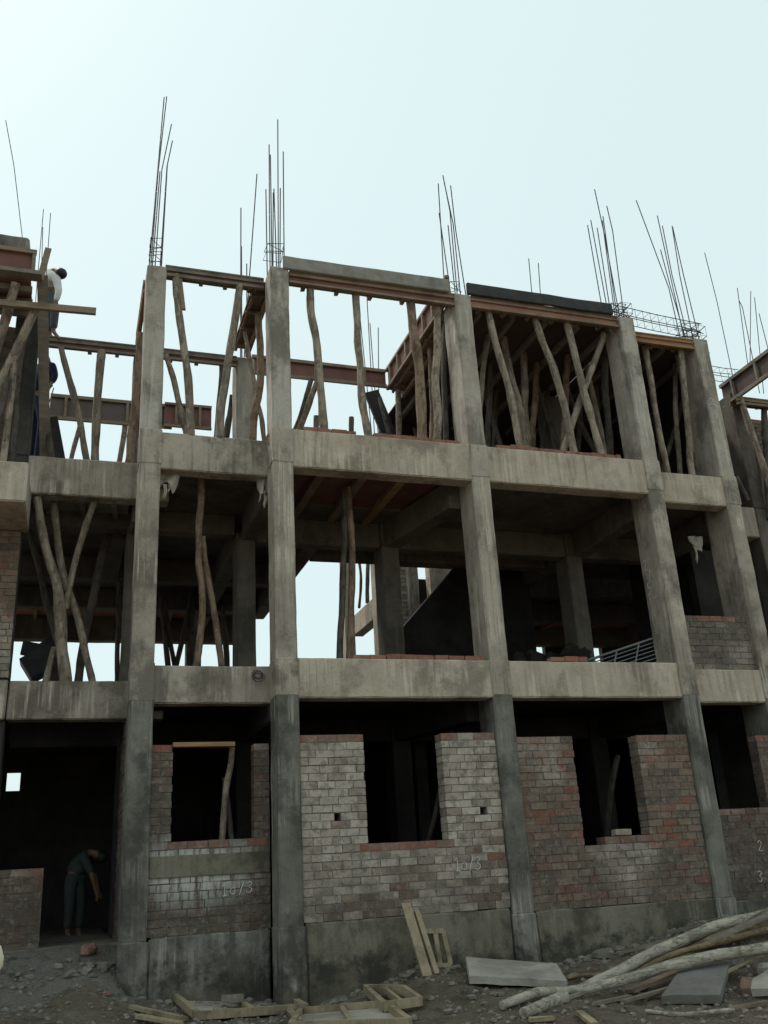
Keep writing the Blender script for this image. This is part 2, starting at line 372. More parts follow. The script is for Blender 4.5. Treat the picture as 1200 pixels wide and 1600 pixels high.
def on(px,py,lift=0.):                    # point of the photo on the ground
    d=ray(px,py).normalized(); t=3.
    for _ in range(4000):
        p=CAM+d*t
        if p.z<=gz(p.x,p.y): break
        t+=.01
    return Vector((p.x,p.y,gz(p.x,p.y)+lift))
g=MB(); 
for _ in range(9000):
    x=random.uniform(-.6,12.5); y=random.uniform(-5,.9 if x<2.2 else -.05)
    if random.random()>.35+.65*smooth01((noise.noise(Vector((x*.8,y*.8,20)))+.35)*1.4): continue
    r=random.choice([.006,.008,.01,.012,.016,.022,.034])*random.uniform(.7,1.3)
    g.rock((x,y,gz(x,y)+r*.25),r,.6,5)
tag(g.build('gravel',STONE),None,None,None,'stuff')

g=MB()
for _ in range(900):
    x=random.uniform(2.2,12.5) if random.random()<.8 else random.uniform(.6,2.3)
    y=(-.02-abs(random.gauss(0,.28))) if x>4.2 else (.4-abs(random.gauss(0,.3)) if x>2.55 else .9-abs(random.gauss(0,.5)))
    if 9<x and random.random()<.5: y-=random.uniform(0,1.3)
    if random.random()>.3+.9*max(0,noise.noise(Vector((x*1.7,y*1.7,40)))+.2): continue
    r=random.choice([.015,.02,.03,.045,.06])*random.uniform(.7,1.2); g.rock((x,y,gz(x,y)+r*.2),r,.6,6)
tag(g.build('rubble',plain('wall_foot_rubble',(.1,.085,.068),(.25,.225,.19),9,.95,None,.7,.4)),None,None,None,'stuff')
# ------------------------------------------------------------------ the building
BLD=empty('unfinished_building',(6.5,3,0),'three storey brick and concrete building frame still under construction','building')
def part(mb,name,mat): return mb.build(name,mat,BLD)
def sub(mb,name,mat,par):
    o=mb.build(name,mat); o.parent=par; o.matrix_parent_inverse=Matrix.Identity(4)
    return o
def column(x,y,w,d,segs,mat=CONC):
    mb=MB()
    for i,(a,b) in enumerate(segs):
        s=random.uniform(-.006,.006); s2=random.uniform(-.005,.005)
        mb.rough((x+s,y+s2,a+(.004 if i else 0)),(x+w+s,y+d+s2,b),.14,.007,.016)
    return part(mb,'column',mat)
mix=[]
colo={}
for i in (2,3,4,5,1):
    x,y,d=CX[i],CY[i],CD[i]
    mb=MB()
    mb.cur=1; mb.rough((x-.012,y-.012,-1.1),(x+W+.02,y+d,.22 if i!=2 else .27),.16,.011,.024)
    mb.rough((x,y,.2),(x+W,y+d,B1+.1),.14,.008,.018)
    mb.cur=0; mb.rough((x-.005,y-.004,B1+.03),(x+W+.005,y+d-.01,Z1),.14,.006,.012)
    mb.rough((x+.004,y+.005,Z1-.08),(x+W-.004,y+d,B2+.12),.14,.007,.016)
    mb.rough((x-.004,y-.005,B2+.06),(x+W+.004,y+d-.01,Z2),.14,.006,.012)
    mb.cur=2
    mb.rough((x+.006,y+.004,Z2-.08),(x+W-.008,y+d,ZR-(0 if i<3 else .02)),.14,.009,.018)
    colo[i]=part(mb,'column',[CONC,CONC_D,CONC_U])
# inner and rear columns
row2={1:2.2,2:3.91,3:6.37,4:9.9,5:11.9}
for i,x in row2.items():
    if i==2: column(x+.004,2.504,.302,.44,[(S1-.01,F2S-.3)],CONC_I)  # covered stretch of the same column, its shade painted as darker concrete
    top=9.3 if i in(2,) else 9.2
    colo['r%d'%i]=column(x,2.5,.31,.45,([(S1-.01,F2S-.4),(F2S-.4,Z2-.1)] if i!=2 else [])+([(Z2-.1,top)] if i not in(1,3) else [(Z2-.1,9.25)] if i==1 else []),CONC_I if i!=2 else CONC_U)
for x in row2.values(): column(x,2.5,.31,.45,[(-.2,F1S)],DARKW)  # ground-level lengths in the darker material, room shade put into the colour
colo[0]=column(.38,1.65,.34,.4,[(-.2,B1),(B1,B2),(B2,Z2),(Z2,9.3)],concrete('near_black_concrete',(.035,.032,.028),(.062,.056,.049),.6,.6,(.1,.09,.08),off=51))  # left column in much darker concrete than the other columns
for x in (.95,3.9,9.9): column(x,9.0,.32,.4,[(-.2,F2S-.02)],CONC_I)
for x in (13.5,): column(x,1.62,.3,.45,[(-.2,Z2),(Z2,9.2)],CONC_I)
# front beams
def beam(a,b,mat=CONC,amp=.006): mb=MB(); mb.rough(a,b,.13,amp,.018); return part(mb,'beam',mat)
def xr(i): return CX[i]+W-.07
bm12=None
for lo,hi in ((B1,Z1),(B2,Z2)):
    beam((xr(2),.012,lo),(CX[3]+.07,.30,hi),CONC2); beam((xr(3),.014,lo),(CX[4]+.07,.30,hi-.005),CONC2)
    beam((xr(4),.345,lo+(.02 if lo>4 else -.02)),(CX[5]+.07,.62,hi-.03),CONC2)
    b=beam((xr(1),.41,lo),(CX[2]+.07,.66,hi-.03),CONC)
    if lo<4: bm12=b
    beam((.725,1.62,lo),(2.75,1.9,hi),CONC)
    beam((12.12,1.60,lo),(13.48,1.9,hi),CONC)
# beams running back on the column lines and along the second row
for lo,hi in ((2.7,F1S-.004),(5.92,F2S-.004)):
    mb=MB(); n=8; A=[(6.83-.41*k/n,.55+1.945*k/n) for k in range(n+1)]
    for (xa,ya),(xb,yb) in zip(A,A[1:]): mb.hexa([(xa,ya,lo),(xa+.27,ya,lo),(xb+.27,yb,lo),(xb,yb,lo),(xa,ya,hi),(xa+.27,ya,hi),(xb+.27,yb,hi),(xb,yb,hi)])
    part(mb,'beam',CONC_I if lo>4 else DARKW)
for x,y0 in ((2.24,1.92),(3.99,.45),(10.06,.55),(11.85,.98)):
    for lo,hi in ((2.7,F1S-.004),(5.92,F2S-.004)):
        beam((x,y0,lo),(x+.27,2.495,hi),CONC_I if lo>4 else DARKW)
for a,b in ((.75,3.9),(4.225,6.365),(6.685,9.895),(10.215,11.895)):
    for lo,hi in ((2.7,F1S-.004),(5.92 if a>1 else 6.02,F2S-.004)):
        beam((a,2.52,lo),(b,2.8,hi),CONC_I if lo>4 else DARKW)
for lo,hi in ((5.95,F2S-.004),):
    for y in (5.0,7.0,9.05): 
        beam((.2,y,lo-(.17 if y>9 else 0)),(5.1,y+.28,hi),CONC_I)
        beam((10.22,y,lo-(.1 if y>9 else 0)),(20,y+.28,hi),CONC_I)
    beam((3.93,2.96,lo),(4.2,4.99,hi),CONC_I); beam((3.93,5.29,lo),(4.2,6.99,hi),CONC_I); beam((3.93,7.29,lo-.05),(4.2,9.04,hi),CONC_I)
    beam((9.95,2.96,lo),(10.2,4.99,hi),CONC_I); beam((9.95,5.29,lo),(10.2,6.99,hi),CONC_I); beam((1.9,2.96,lo),(2.2,4.99,hi),CONC_I)
    beam((5.37,3.3,lo),(9.9,3.55,hi),CONC_I); beam((5.11,2.82,lo),(5.36,7.6,hi),CONC_I)
# slabs
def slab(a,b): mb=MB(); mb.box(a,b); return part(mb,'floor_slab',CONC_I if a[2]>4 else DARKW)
slab((-3.5,1.93,F1S),(2.2,6.62,S1)); slab((2.204,1.93,F1S),(24,9.4,S1)); slab((2.5,.67,F1S),(4.0,1.925,S1)); slab((4.02,.32,F1S),(10.0,1.925,S1)); slab((10.004,.64,F1S),(12.1,1.925,S1))
slab((-3.5,1.93,F2S),(5.36,9.4,S2)); slab((5.366,1.93,F2S),(7.2,3.56,S2)); slab((7.206,1.93,F2S),(9.9,4.85,S2)); slab((9.906,1.93,F2S),(24,9.4,S2))
slab((2.5,.67,F2S),(4.0,1.925,S2)); slab((4.02,.32,F2S+.07),(7.0,1.925,S2)); slab((7.01,.32,F2S),(10.0,1.925,S2)); slab((10.004,.64,F2S),(12.1,1.925,S2))
slab((-3.5,1.62,-.3),(14.5,9.4,.13)); slab((2.5,.7,-.3),(11.8,1.61,.12))
# brick walls
def bricks(x0,x1,z0,z1,y,th,mat,openings=(),holes=(),ragged=0,course=.094,bl=.247,mort=None,fresh=True):
    mb=MB(); gap=.011; ch=(z1-z0)/int(round((z1-z0)/course)); openings=[(o[0],o[1],z0+round((o[2]-z0)/ch)*ch-gap,o[3]) for o in openings]; main=openings[:1]
    for hx,hz in holes: k=round((hz-z0)/ch-.5); openings.append((hx-.045,hx+.045,z0+k*ch-gap,z0+(k+1)*ch-gap))
    xs=sorted({x0,x1,*[v for o in openings for v in o[:2]]}); zs=sorted({z0,z1,*[v for o in openings for v in o[2:]]})
    mb.cur=1
    for a,b in zip(xs,xs[1:]):
        for c,d in zip(zs,zs[1:]):
            mx,mz=(a+b)/2,(c+d)/2
            if any(o[0]<mx<o[1] and o[2]<mz<o[3] for o in openings) or a<x0 or b>x1 or c<z0 or d>z1: continue
            mb.box((a+(.008 if a in(x0,) or any(a==o[1] for o in openings) else 0),y+.009,c),(b-(.008 if any(b==o[0] for o in openings) else 0),y+th-.009,d-(.008 if d==z1 else 0)))
    mb.cur=0; nrow=int(round((z1-z0)/course)); ch=(z1-z0)/nrow
    for r in range(nrow):
        za=z0+r*ch; zb=za+ch-gap; off=(r%2)*bl/2+random.uniform(-.03,.03); segs=[(x0,x1)]
        for o in openings:
            if o[2]<(za+zb)/2<o[3]:
                ns=[]
                for a,b in segs:
                    if o[1]<=a or o[0]>=b: ns.append((a,b))
                    else:
                        if o[0]-a>.03: ns.append((a,o[0]))
                        if b-o[1]>.03: ns.append((o[1],b))
                segs=ns
        for a,b in segs:
            x=a-(off if off>0 else 0); 
            while x<b-.02:
                l=bl*random.uniform(.93,1.06); p,q=max(x,a),min(x+l-gap,b); x+=l
                if q-p<.03: continue
                mb.cur=2 if fresh and ((r==nrow-1 and random.random()<.75) or any(o[0]-.1<(p+q)/2<o[1]+.1 and abs(zb+gap-o[2]-gap)<.03 and random.random()<.85 for o in main)) else 0
                if ragged and r==nrow-1 and random.random()<ragged: continue
                j=random.uniform(-.006,.006); e=.006
                mb.box((p,y+j,za+random.uniform(-.002,.002)),(q,y+th-j,zb+random.uniform(-.003,.003)),.0035)
    return part(mb,'brick_wall',[mat,mort or MORTAR,B_EDGE])
def X(px,py,Y): return at(px,py,Y).x
def Zz(px,py,Y): return at(px,py,Y).z
Y2=.05
x0,x1=CX[2]+W+.006,CX[3]-.012
zt=Zz(520,1147,Y2); wz=Zz(640,1319,Y2)
wall23=bricks(x0,x1,Z0+.05,zt,Y2,.23,B_PALE,[(X(571,1230,Y2),X(695,1230,Y2),wz,zt)],[(X(528,1280,Y2),Zz(528,1280,Y2)),(X(757,1271,Y2),Zz(757,1271,Y2))],mort=MORTL)
x0,x1=CX[3]+W+.006,CX[4]-.012
zt=Zz(850,1150,Y2); wz=Zz(960,1306,Y2)
wall34=bricks(x0,x1,Z0-.02,zt,Y2,.23,B_RED,[(X(903,1230,Y2),X(1006,1230,Y2),wz,zt),(X(903,1230,Y2),X(935,1230,Y2),wz-.1,wz)])
Y1=.47
zt=Zz(258,1163,Y1); wz=Zz(330,1305,Y1)
wall12=bricks(CX[1]+W+.006,CX[2]-.012,Z0,zt,Y1,.2,B_WASH,[(X(269,1230,Y1),X(397,1230,Y1),wz,zt)])
mb=MB(); mb.rough((CX[1]+W+.01,Y1-.02,Zz(330,1368,Y1)),(CX[2]-.014,Y1+.005,Zz(330,1334,Y1)),.2,.006,.01); part(mb,'plaster_band',PLAST)
Y5=.38
wz=Zz(1160,1262,Y5)
wall45=bricks(CX[4]+W+.006,CX[5]+1.2,Z0-.1,Zz(1190,1148,Y5),Y5,.2,B_DARK,[(CX[4]+W+.006,X(1188,1190,Y5),wz,Zz(1190,1148,Y5))])
# half-height wall in the right-hand bay of the middle storey
yy=.42; bricks(CX[4]+W+.008,CX[5]-.008,Z1-.02,Zz(1120,962,yy),yy,.2,B_GREY)
# entrance recess: low wall, threshold, side walls
zt=Zz(34,1357,1.66); bricks(-1.6,X(67,1380,1.66),.14,zt,1.66,.2,B_DARK)
mb=MB(); mb.rough((-1.6,1.45,-.3),(2.3,2.3,.165),.25,.012,.03); part(mb,'threshold',PLAST)
def xwall(y0,y1,z0,z1,x,th,mat):         # brick wall running back from the facade
    mb=MB(); mb.cur=1; mb.box((x+.009,y0+.008,z0),(x+th-.009,y1,z1)); mb.cur=0; ch=.094
    for r in range(int((z1-z0)/ch)):
        y=y0-(r%2)*.12
        while y<y1:
            l=.247*random.uniform(.94,1.06); a,b=max(y,y0),min(y+l-.011,y1); y+=l
            if b-a<.03: continue
            j=random.uniform(-.005,.005); mb.box((x+j,a,z0+r*ch),(x+th+j,b,z0+r*ch+.083),.003)
    return part(mb,'brick_wall',[mat,MORTAR])
xwall(.86,2.5,.14,B1-.01,CX[1]+.03,.22,B_DARK)
# left neighbour bay: porch beam, brick pier below
mb=MB(); a=at(45,722,.4); mb.rough((-2.6,.4,at(45,785,.4).z),(a.x,1.6,a.z),.25,.008,.02); part(mb,'porch_slab',CONC2)
bricks(-2.6,.715,Z1+.02,at(45,785,.4).z-.01,1.5,.14,B_RED)
mb=MB(); mb.rough((-2.6,1.55,B1),(.71,1.9,Z1),.25,.006,.016); part(mb,'beam',CONC)
bricks(-2.6,.374,Z2,9.1,2.0,.2,B_DARK)
# plinth below the brickwork
def plinth(x0,x1,y,zt,mat=PLAST):
    mb=MB(); mb.rough((x0,y,-1.1),(x1,y+.3,zt),.2,.012,.02); part(mb,'plinth_wall',mat)
plinth(CX[2]+W+.03,CX[3]-.02,.035,Z0+.045); plinth(CX[3]+W+.03,CX[4]-.02,.035,Z0-.025); plinth(CX[1]+W+.03,CX[2]-.02,.45,Z0-.005,CONC_D); plinth(CX[4]+W+.03,16,.36,Z0-.105,CONC_D)
# rooms: rear and cross walls of the ground floor
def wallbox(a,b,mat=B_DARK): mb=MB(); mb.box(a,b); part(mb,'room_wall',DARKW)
wallbox((.9,6.4,.13),(24,6.6,F1S-.002)); wallbox((-3.4,6.4,.13),(.2,6.6,F1S-.002)); 
for x in (3.96,6.9,10.0,12.6): wallbox((x,2.96,.13),(x+.2,6.39,F1S-.002))
wallbox((-3.4,1.9,.13),(-3.2,6.39,F1S-.002))
q=at(20,1221,6.4); 
wallbox((.21,6.41,.13),(.895,6.59,q.z-.16)); wallbox((.21,6.41,q.z+.16),(.895,6.59,F1S-.003)); 
wallbox((.21,6.41,q.z-.155),(q.x-.11,6.59,q.z+.155)); wallbox((q.x+.12,6.41,q.z-.155),(.895,6.59,q.z+.155))
# upper storey rear walls behind the right-hand bays
wallbox((7.25,4.6,S2+.002),(14.4,4.8,9.4)); wallbox((12.15,.97,S2),(12.35,4.59,9.4)); wallbox((12.12,1.91,S1),(14.5,2.1,B2-.2))
wallbox((12.3,2.5,S1+.002),(12.5,4.2,F2S-.003))
wallbox((10.25,9.34,S1),(11.8,9.5,5.93)); wallbox((12.95,9.34,S1),(14.15,9.5,5.93)); wallbox((14.6,9.34,S1),(23,9.5,5.93)); wallbox((17.4,8.9,S1),(23,9.1,F2S-.01))
# stair flight with its solid brick side wall behind the second bay
mb=MB(); P=[at(603,1020,4.4),at(640,975,4.4),at(690,915,4.4),at(740,852,4.4)]
x0s,z0s=P[0].x,S1; x1s=at(742,850,4.4).x; z1s=at(742,850,4.4).z
mb.hexa([(x0s-.3,4.4,S1),(x1s,4.4,S1),(x1s,4.62,S1),(x0s-.3,4.62,S1),(x0s-.05,4.4,at(606,1016,4.4).z),(x1s,4.4,z1s),(x1s,4.62,z1s),(x0s-.05,4.62,at(606,1016,4.4).z)])
mb.box((x1s+.001,4.4,S1),(x1s+1.1,4.62,z1s+.05)); st=part(mb,'staircase',DARKW); n=10
mb=MB(); za=at(606,1016,4.4).z; zb=z1s; xe=x1s
for k in range(n):
    xa=x0s+(xe-x0s)*k/n; zl=za+(zb-za)*k/n; mb.box((xa,4.63,S1-.2),(xa+(xe-x0s)/n-.002,5.6,zl-.1))
sub(mb,'stair_tread',DARKW,st)
# rear wing seen through the second bay
mb=MB(); a,b=at(553,958,8.2),at(600,936,6.9); 
beam((7.42,6.02,5.68),(7.66,7.88,6.14),CONC2)
for (pa,pb,Y) in (((540,985),(555,985),7.9),((591,985),(607,985),5.7)):
    p,q=at(*pa,Y),at(*pb,Y); column(p.x,Y,q.x-p.x,.3,[(S1,8.2)],CONC2)
for (pa,pb,Y,mt) in (((622,960),(640,960),7.2,B_PALE),):
    p,q=at(*pa,Y),at(*pb,Y); bricks(p.x,q.x+.02,S1,8.1,Y,.25,mt)
p,q=at(641,960,7.1),at(655,960,7.1); column(p.x,7.1,q.x-p.x+.05,.4,[(S1,8.2)],CONC)
p,q=at(672,900,7.4),at(706,900,7.4); mb=MB(); mb.rough((p.x,7.4,S1),(q.x+.2,7.7,8.2),.2,.006,.016); part(mb,'rear_wall',CONC2)
p=at(662,930,7.75); wallbox((p.x-.3,7.75,S1),(p.x+.5,7.95,at(662,905,7.75).z))
# parapets at the rear
wallbox((.75,9.05,S1),(3.88,9.25,4.1)); 
# single courses of loose-laid bricks on the beams
def course(pa,pb,Y,zb,skip=0):
    a,b=at(*pa,Y).x,at(*pb,Y).x; mb=MB(); x=a
    while x<b-.05:
        l=.235*random.uniform(.9,1.06)
        if random.random()>skip:
            j=random.uniform(-.012,.012); mb.box((x,Y+j,zb),(min(x+l-.01,b),Y+.115+j,zb+random.uniform(.06,.078)),.006)
        x+=l
    part(mb,'brick_course',B_FRESH)
course((474,672),(556,676),.06,Z2+.002); course((585,682),(722,690),.06,Z2+.002); course((776,695),(968,706),.06,Z2-.003)
course((552,1026),(756,1026),.07,Z1+.002); course((860,1027),(918,1027),.03,Z1-.002)

# ------------------------------------------------------------------ starter bars: each a piece of its column
def rod(mb,pts,Y,w=1.9,base=None,k=.0):
    P=[at(px,py,Y+k*i) for i,(px,py) in enumerate(pts)]
    if base is not None:
        d=(P[0]-P[1]).normalized()
        if P[0].z>base: P.insert(0,P[0]+d*((P[0].z-base)/max(-d.z,.2)))
    r=[metres(p,w)/2 for p in P]
    return mb.tube(P,[max(.006,x) for x in r],5)
def bars(par,L,Y,base,w=1.9,ties=()):
    for i,pts in enumerate(L):
        sub(rod(MB(),pts,Y+(.05 if i%2 else .28),w,base),'rebar',STEEL,par)
    for (px,py,wp,hp) in ties:
        a=at(px-wp/2,py,Y+.04); b=at(px+wp/2,py,Y+.04); mb=MB()
        P=[a,b,b+Vector((0,.26,.0)),a+Vector((0,.26,.02)),a]; P=[p+Vector((0,0,random.uniform(-.02,.02))) for p in P]
        mb.tube(P,.006,5); P2=[p-Vector((0,0,.16))+Vector((random.uniform(-.02,.02),0,random.uniform(-.06,.06))) for p in P]; mb.tube(P2,.006,5)
        mb.tube([P[0],P2[1]],.005,5); mb.tube([P[1],P2[2]],.005,5); sub(mb,'rebar_tie',STEEL,par)
bars(colo[1],[[(234,407),(241,330),(256.5,152)],[(236.5,407),(247,270),(260.5,151)],[(243,407),(253,265),(268,194)],[(251,407),(261,260),(269.5,220)],[(253,405),(257,335),(261.5,258)],[(239,405),(246,320),(250,268)]],.39,ZR-.05,1.9,[(245,371,18,20),(244,392,18,14)])
bars(colo[2],[[(417.5,425),(415.5,296)],[(422,415),(421,330),(420.5,226)],[(425,415),(422.5,242)],[(426.5,415),(427,301)],[(432,415),(428,295)],[(435,415),(434,187)],[(437.5,415),(438,294)],[(444,412),(442.5,237)]],0,ZR-.05,1.9,[(431,381,26,20)])
bars(colo['r2'],[[(376,552),(376.5,325)],[(378,552),(377.3,385)],[(382,552),(390,430),(401.5,272)],[(386,552),(385.5,412)]],2.5,9.2,1.9,[(381,520,12,10)])
bars(colo[3],[[(695,458),(684.7,287)],[(704,458),(686,333)],[(711,456),(700,352)],[(714,456),(703,330),(692,274)],[(719,456),(708,350),(694,285)],[(727,456),(712,360),(704,290)]],0,ZR-.05,1.8,[(711,441,14,10)])
bars(colo[4],[[(943,495),(918,352)],[(951,495),(923,344)],[(955,495),(933,356)],[(961,495),(941,345)],[(968,495),(945,370),(929,296)],[(975,495),(957,360),(948,322)],[(964,495),(942,338)]],0,ZR-.08,1.7,[(966,474,24,14),(966,484,24,10)])
bars(colo[5],[[(1062,525),(1045,450),(994,313)],[(1068,525),(1045,420),(1027,337)],[(1074,525),(1050,430),(1035,353)],[(1082,525),(1062,430),(1050,353)],[(1091,525),(1068,430),(1051,355)],[(1070,525),(1048,450),(1032,390)]],.33,ZR-.08,1.6,[(1080,506,26,14),(1080,516,26,10)])
bars(colo['r3'],[[(583,640),(573,458)],[(577,640),(563,500)],[(592,640),(591,512)],[(588,640),(578,505)]],4.6,S2,1.5)
bars(colo['r4'],[[(832,470),(826,404)],[(845,470),(841,411)]],1.2,9.4,1.5)
bars(colo[0],[[(60,420),(68,327)],[(65,420),(67,355)],[(73,420),(79,333)]],1.65,9.2,1.3)
bars(colo[0],[[(36,380),(22,260),(9,188)]],1.2,9.2,1.3)
bars(colo['r5'],[[(1140,565),(1120,470),(1101,395)],[(1167,560),(1152,450)],[(1176,560),(1160,480),(1155,470)],[(1172,560),(1173,455)],[(1188,560),(1179,465)],[(1200,545),(1186,490)]],1.4,9.3,1.3)
# beam cages lying on the roof edge
def cage(pa,pb,Y,h=.2,d=.2,step=.16):
    a,b=at(*pa,Y),at(*pb,Y); mb=MB(); n=int((b-a).length/step)
    for dy in (0,d):
        for dz in (0,h): mb.tube([a+Vector((-.1,dy,dz)),(a+b)/2+Vector((0,dy,dz-.015)),b+Vector((.1,dy,dz))],.008,5)
    for k in range(n+1):
        p=a+(b-a)*k/n+Vector((random.uniform(-.02,.02),0,0)); mb.tube([p,p+Vector((0,0,h)),p+Vector((0,d,h)),p+Vector((0,d,0)),p],.005,4)
    part(mb,'rebar_cage',STEEL)
cage((968,492),(1092,520),.33); cage((1115,585),(1150,590),2.1)
def cage_y(x,y0,y1,z,h=.2,d=.2):
    mb=MB()
    for dx in (0,d):
        for dz in (0,h): mb.tube([(x+dx,y0,z+dz),(x+dx,y1,z+dz)],.008,5)
    for k in range(int((y1-y0)/.15)+1):
        y=y0+k*.15; mb.tube([(x,y,z),(x,y,z+h),(x+d,y,z+h),(x+d,y,z),(x,y,z)],.005,4)
    part(mb,'rebar_cage',STEEL)
cage_y(10.1,-.05,1.6,9.5); cage_y(11.86,.3,1.8,9.5)

# ------------------------------------------------------------------ chalk writing
GLY={'1':[[(0.2,.8),(.45,1),(.45,0)],[(.2,0),(.7,0)]],'0':[[(.5,.62),(.2,.5),(.15,.2),(.45,.05),(.7,.2),(.68,.5),(.5,.62)]],'/':[[(.75,1.05),(.25,-.05)]],
 '3':[[(.15,.9),(.5,1),(.75,.8),(.4,.55),(.75,.35),(.5,.02),(.12,.12)]],'2':[[(.15,.8),(.45,1),(.72,.78),(.5,.4),(.12,.05),(.8,.05)]],'-':[[(.1,.45),(.9,.5)]],'5':[[(.75,1),(.25,1),(.2,.6),(.6,.6),(.7,.25),(.4,0),(.12,.1)]]}
def chalk(txt,o,ux,uy,size,par,adv=.85):
    ux=Vector(ux); uy=Vector(uy); nrm=ux.cross(uy).normalized(); p=Vector(o)
    for ch in txt:
        mb=MB()
        for st in GLY.get(ch,[]):
            P=[p+ux*x*size*.8+uy*y*size+nrm*.006 for x,y in st]; S=[q+Vector((random.uniform(-1,1),0,random.uniform(-1,1)))*.0035 for q in spline(P,4)]
            for a,b in zip(S,S[1:]): mb.bar(a,b+(b-a)*.12,random.uniform(.004,.009) if size>.12 else .005,.004,nrm,.0012)
        p=p+ux*adv*size; sub(mb,'chalk_mark',CHALK,par)
a=at(709,1361,Y2-.01); chalk('10/3',a,(1,0,0),(0,0,1),.15,wall23,.62)
a=at(345,1400,Y1-.012); chalk('10/3',a,(1,0,.05),(0,0,1),.125,wall12,.8)
a=at(1109,632,CY[5]-.012); chalk('2',a,(1,0,0),(0,0,1),.13,colo[5]); a=at(1107,640,CY[5]-.012); chalk('-',a,(1,0,0),(0,0,1),.22,colo[5]); a=at(1117,655,CY[5]-.012); chalk('2',a,(1,0,0),(0,0,1),.11,colo[5])
for t,px,py,s in (('2',1006,893,.22),('/',1013,908,.2),('5',1013,930,.24),('-',1022,944,.25)):
    a=atx(px,py,CX[4]-.012); chalk(t,(CX[4]-.008,a.y,a.z),(0,-1,0),(0,0,1),s*.75,colo[4])
a=at(1184,1330,Y5-.012); chalk('2',a,(1,0,0),(0,0,1),.14,wall45); a=at(1184,1378,Y5-.012); chalk('3',a,(1,0,0),(0,0,1),.14,wall45)

# ------------------------------------------------------------------ formwork (shuttering), each assembly a thing
def frame_axes(a,b,out): 
    t=(b-a).normalized(); return t,Vector(out).normalized()
def shutter(label,a,b,z0,z1,out,nb,ply=PLYR,wood=PLANK,rail=.06,th=.05,group='ply shutters round the roof beams',name='formwork_shutter'):
    a=Vector(a); b=Vector(b); t,o=frame_axes(a,b,out); r=empty(name,(a+b)/2+Vector((0,0,z0-a.z)),label,'formwork',group)
    A=Vector((a.x,a.y,0)); Bq=Vector((b.x,b.y,0)); up=Vector((0,0,1))
    mb=MB(); mb.bar(A+up*(z0+z1)/2,Bq+up*(z0+z1)/2,.018,z1-z0-.02,up); mb.build('plywood_sheet',ply,r)
    for z in (z0+rail/2,z1-rail/2):
        mb=MB(); mb.bar(A+o*(th/2+.011)+up*z,Bq+o*(th/2+.011)+up*z,th,rail,up,.004); mb.build('rail',wood,r)
    for k in range(nb):
        p=A+(Bq-A)*((k+.5)/nb if nb>1 else .5); mb=MB(); mb.bar(p+o*(th/2+.011)+up*(z0+rail+.002),p+o*(th/2+.011)+up*(z1-rail-.002),.06,th*.95,t,.003); mb.build('batten',wood,r)
    return r
def soffit(label,a,b,z,depth,nb,ply=PLYR,wood=PLANK,h=.2,name='beam_formwork',group='timber formwork under the roof edge'):
    """beam bottom formwork: decking board, two runners, cross bearers"""
    a=Vector(a); b=Vector(b); r=empty(name,((a+b)/2).xy.to_3d()+Vector((0,0,z)),label,'formwork',group)
    t=(b-a); t.z=0; t.normalize(); o=Vector((-t.y,t.x,0)); up=Vector((0,0,1)); A=Vector((a.x,a.y,0)); Bq=Vector((b.x,b.y,0))
    mb=MB(); mb.bar(A+o*depth/2+up*(z+h-.02),Bq+o*depth/2+up*(z+h-.02),depth,.025,up); mb.build('decking_board',wood,r)
    mb=MB(); mb.bar(A+o*.03+up*(z+h-.065),Bq+o*.03+up*(z+h-.065),.04,.06,up,.005); mb.build('runner',wood,r)
    mb=MB(); mb.bar(A+o*.05+up*(z+h*.45),Bq+o*.05+up*(z+h*.45),.018,h*.55,up); mb.build('plywood_sheet',ply,r)
    mb=MB(); mb.bar(A+o*(depth-.05)+up*(z+h-.065),Bq+o*(depth-.05)+up*(z+h-.065),.04,.06,up,.005); mb.build('runner',wood,r)
    mb=MB(); mb.bar(A+o*.03+up*(z+.015),Bq+o*.03+up*(z+.015),.06,.04,up,.006); mb.build('runner',wood,r)
    for k in range(nb):
        p=A+(Bq-A)*(k+.5)/nb; mb=MB(); mb.bar(p+o*.062+up*(z+.1),p+o*depth+up*(z+.1),.06,.05,up,.006); mb.build('bearer',wood,r)
    return r
V=Vector
# front edge of the roof
soffit('brown timber beam formwork spanning the narrow open bay between the two left front columns',(CX[1]+W-.02,.42,0),(CX[2]-.01,.42,0),9.34,.3,4,PLYR,PLANKD,.19)
r=soffit('brown timber beam formwork under the long grey board of the open second bay',(CX[2]+W+.01,.03,0),(CX[3]+.02,.03,0),9.24,.32,5,PLYR,PLANK,.22)
r=soffit('red and brown beam formwork under the black edge board of the third bay',(CX[3]+W+.01,.03,0),(CX[4]-.02,.03,0),9.25,.32,6,PLYO,PLANK,.22)
soffit('short orange brown beam formwork between the two right front columns below the rebar cage',(CX[4]+W+.01,.36,0),(CX[5]-.01,.36,0),9.24,.32,3,PLYO,PLANKO,.2)
mb=MB(); mb.rough((CX[2]+.2,-.03,9.435),(6.92,.022,9.665),.3,.008,.012); tag(mb.build('edge_board',PLYG),'long cement smeared grey edge board on top of the second bay formwork','edge board')
mb=MB(); mb.rough((CX[3]+.22,-.03,9.445),(9.93,.022,9.655),.3,.008,.012); tag(mb.build('edge_board',BLACK),'long black edge board on top of the third bay formwork','edge board')
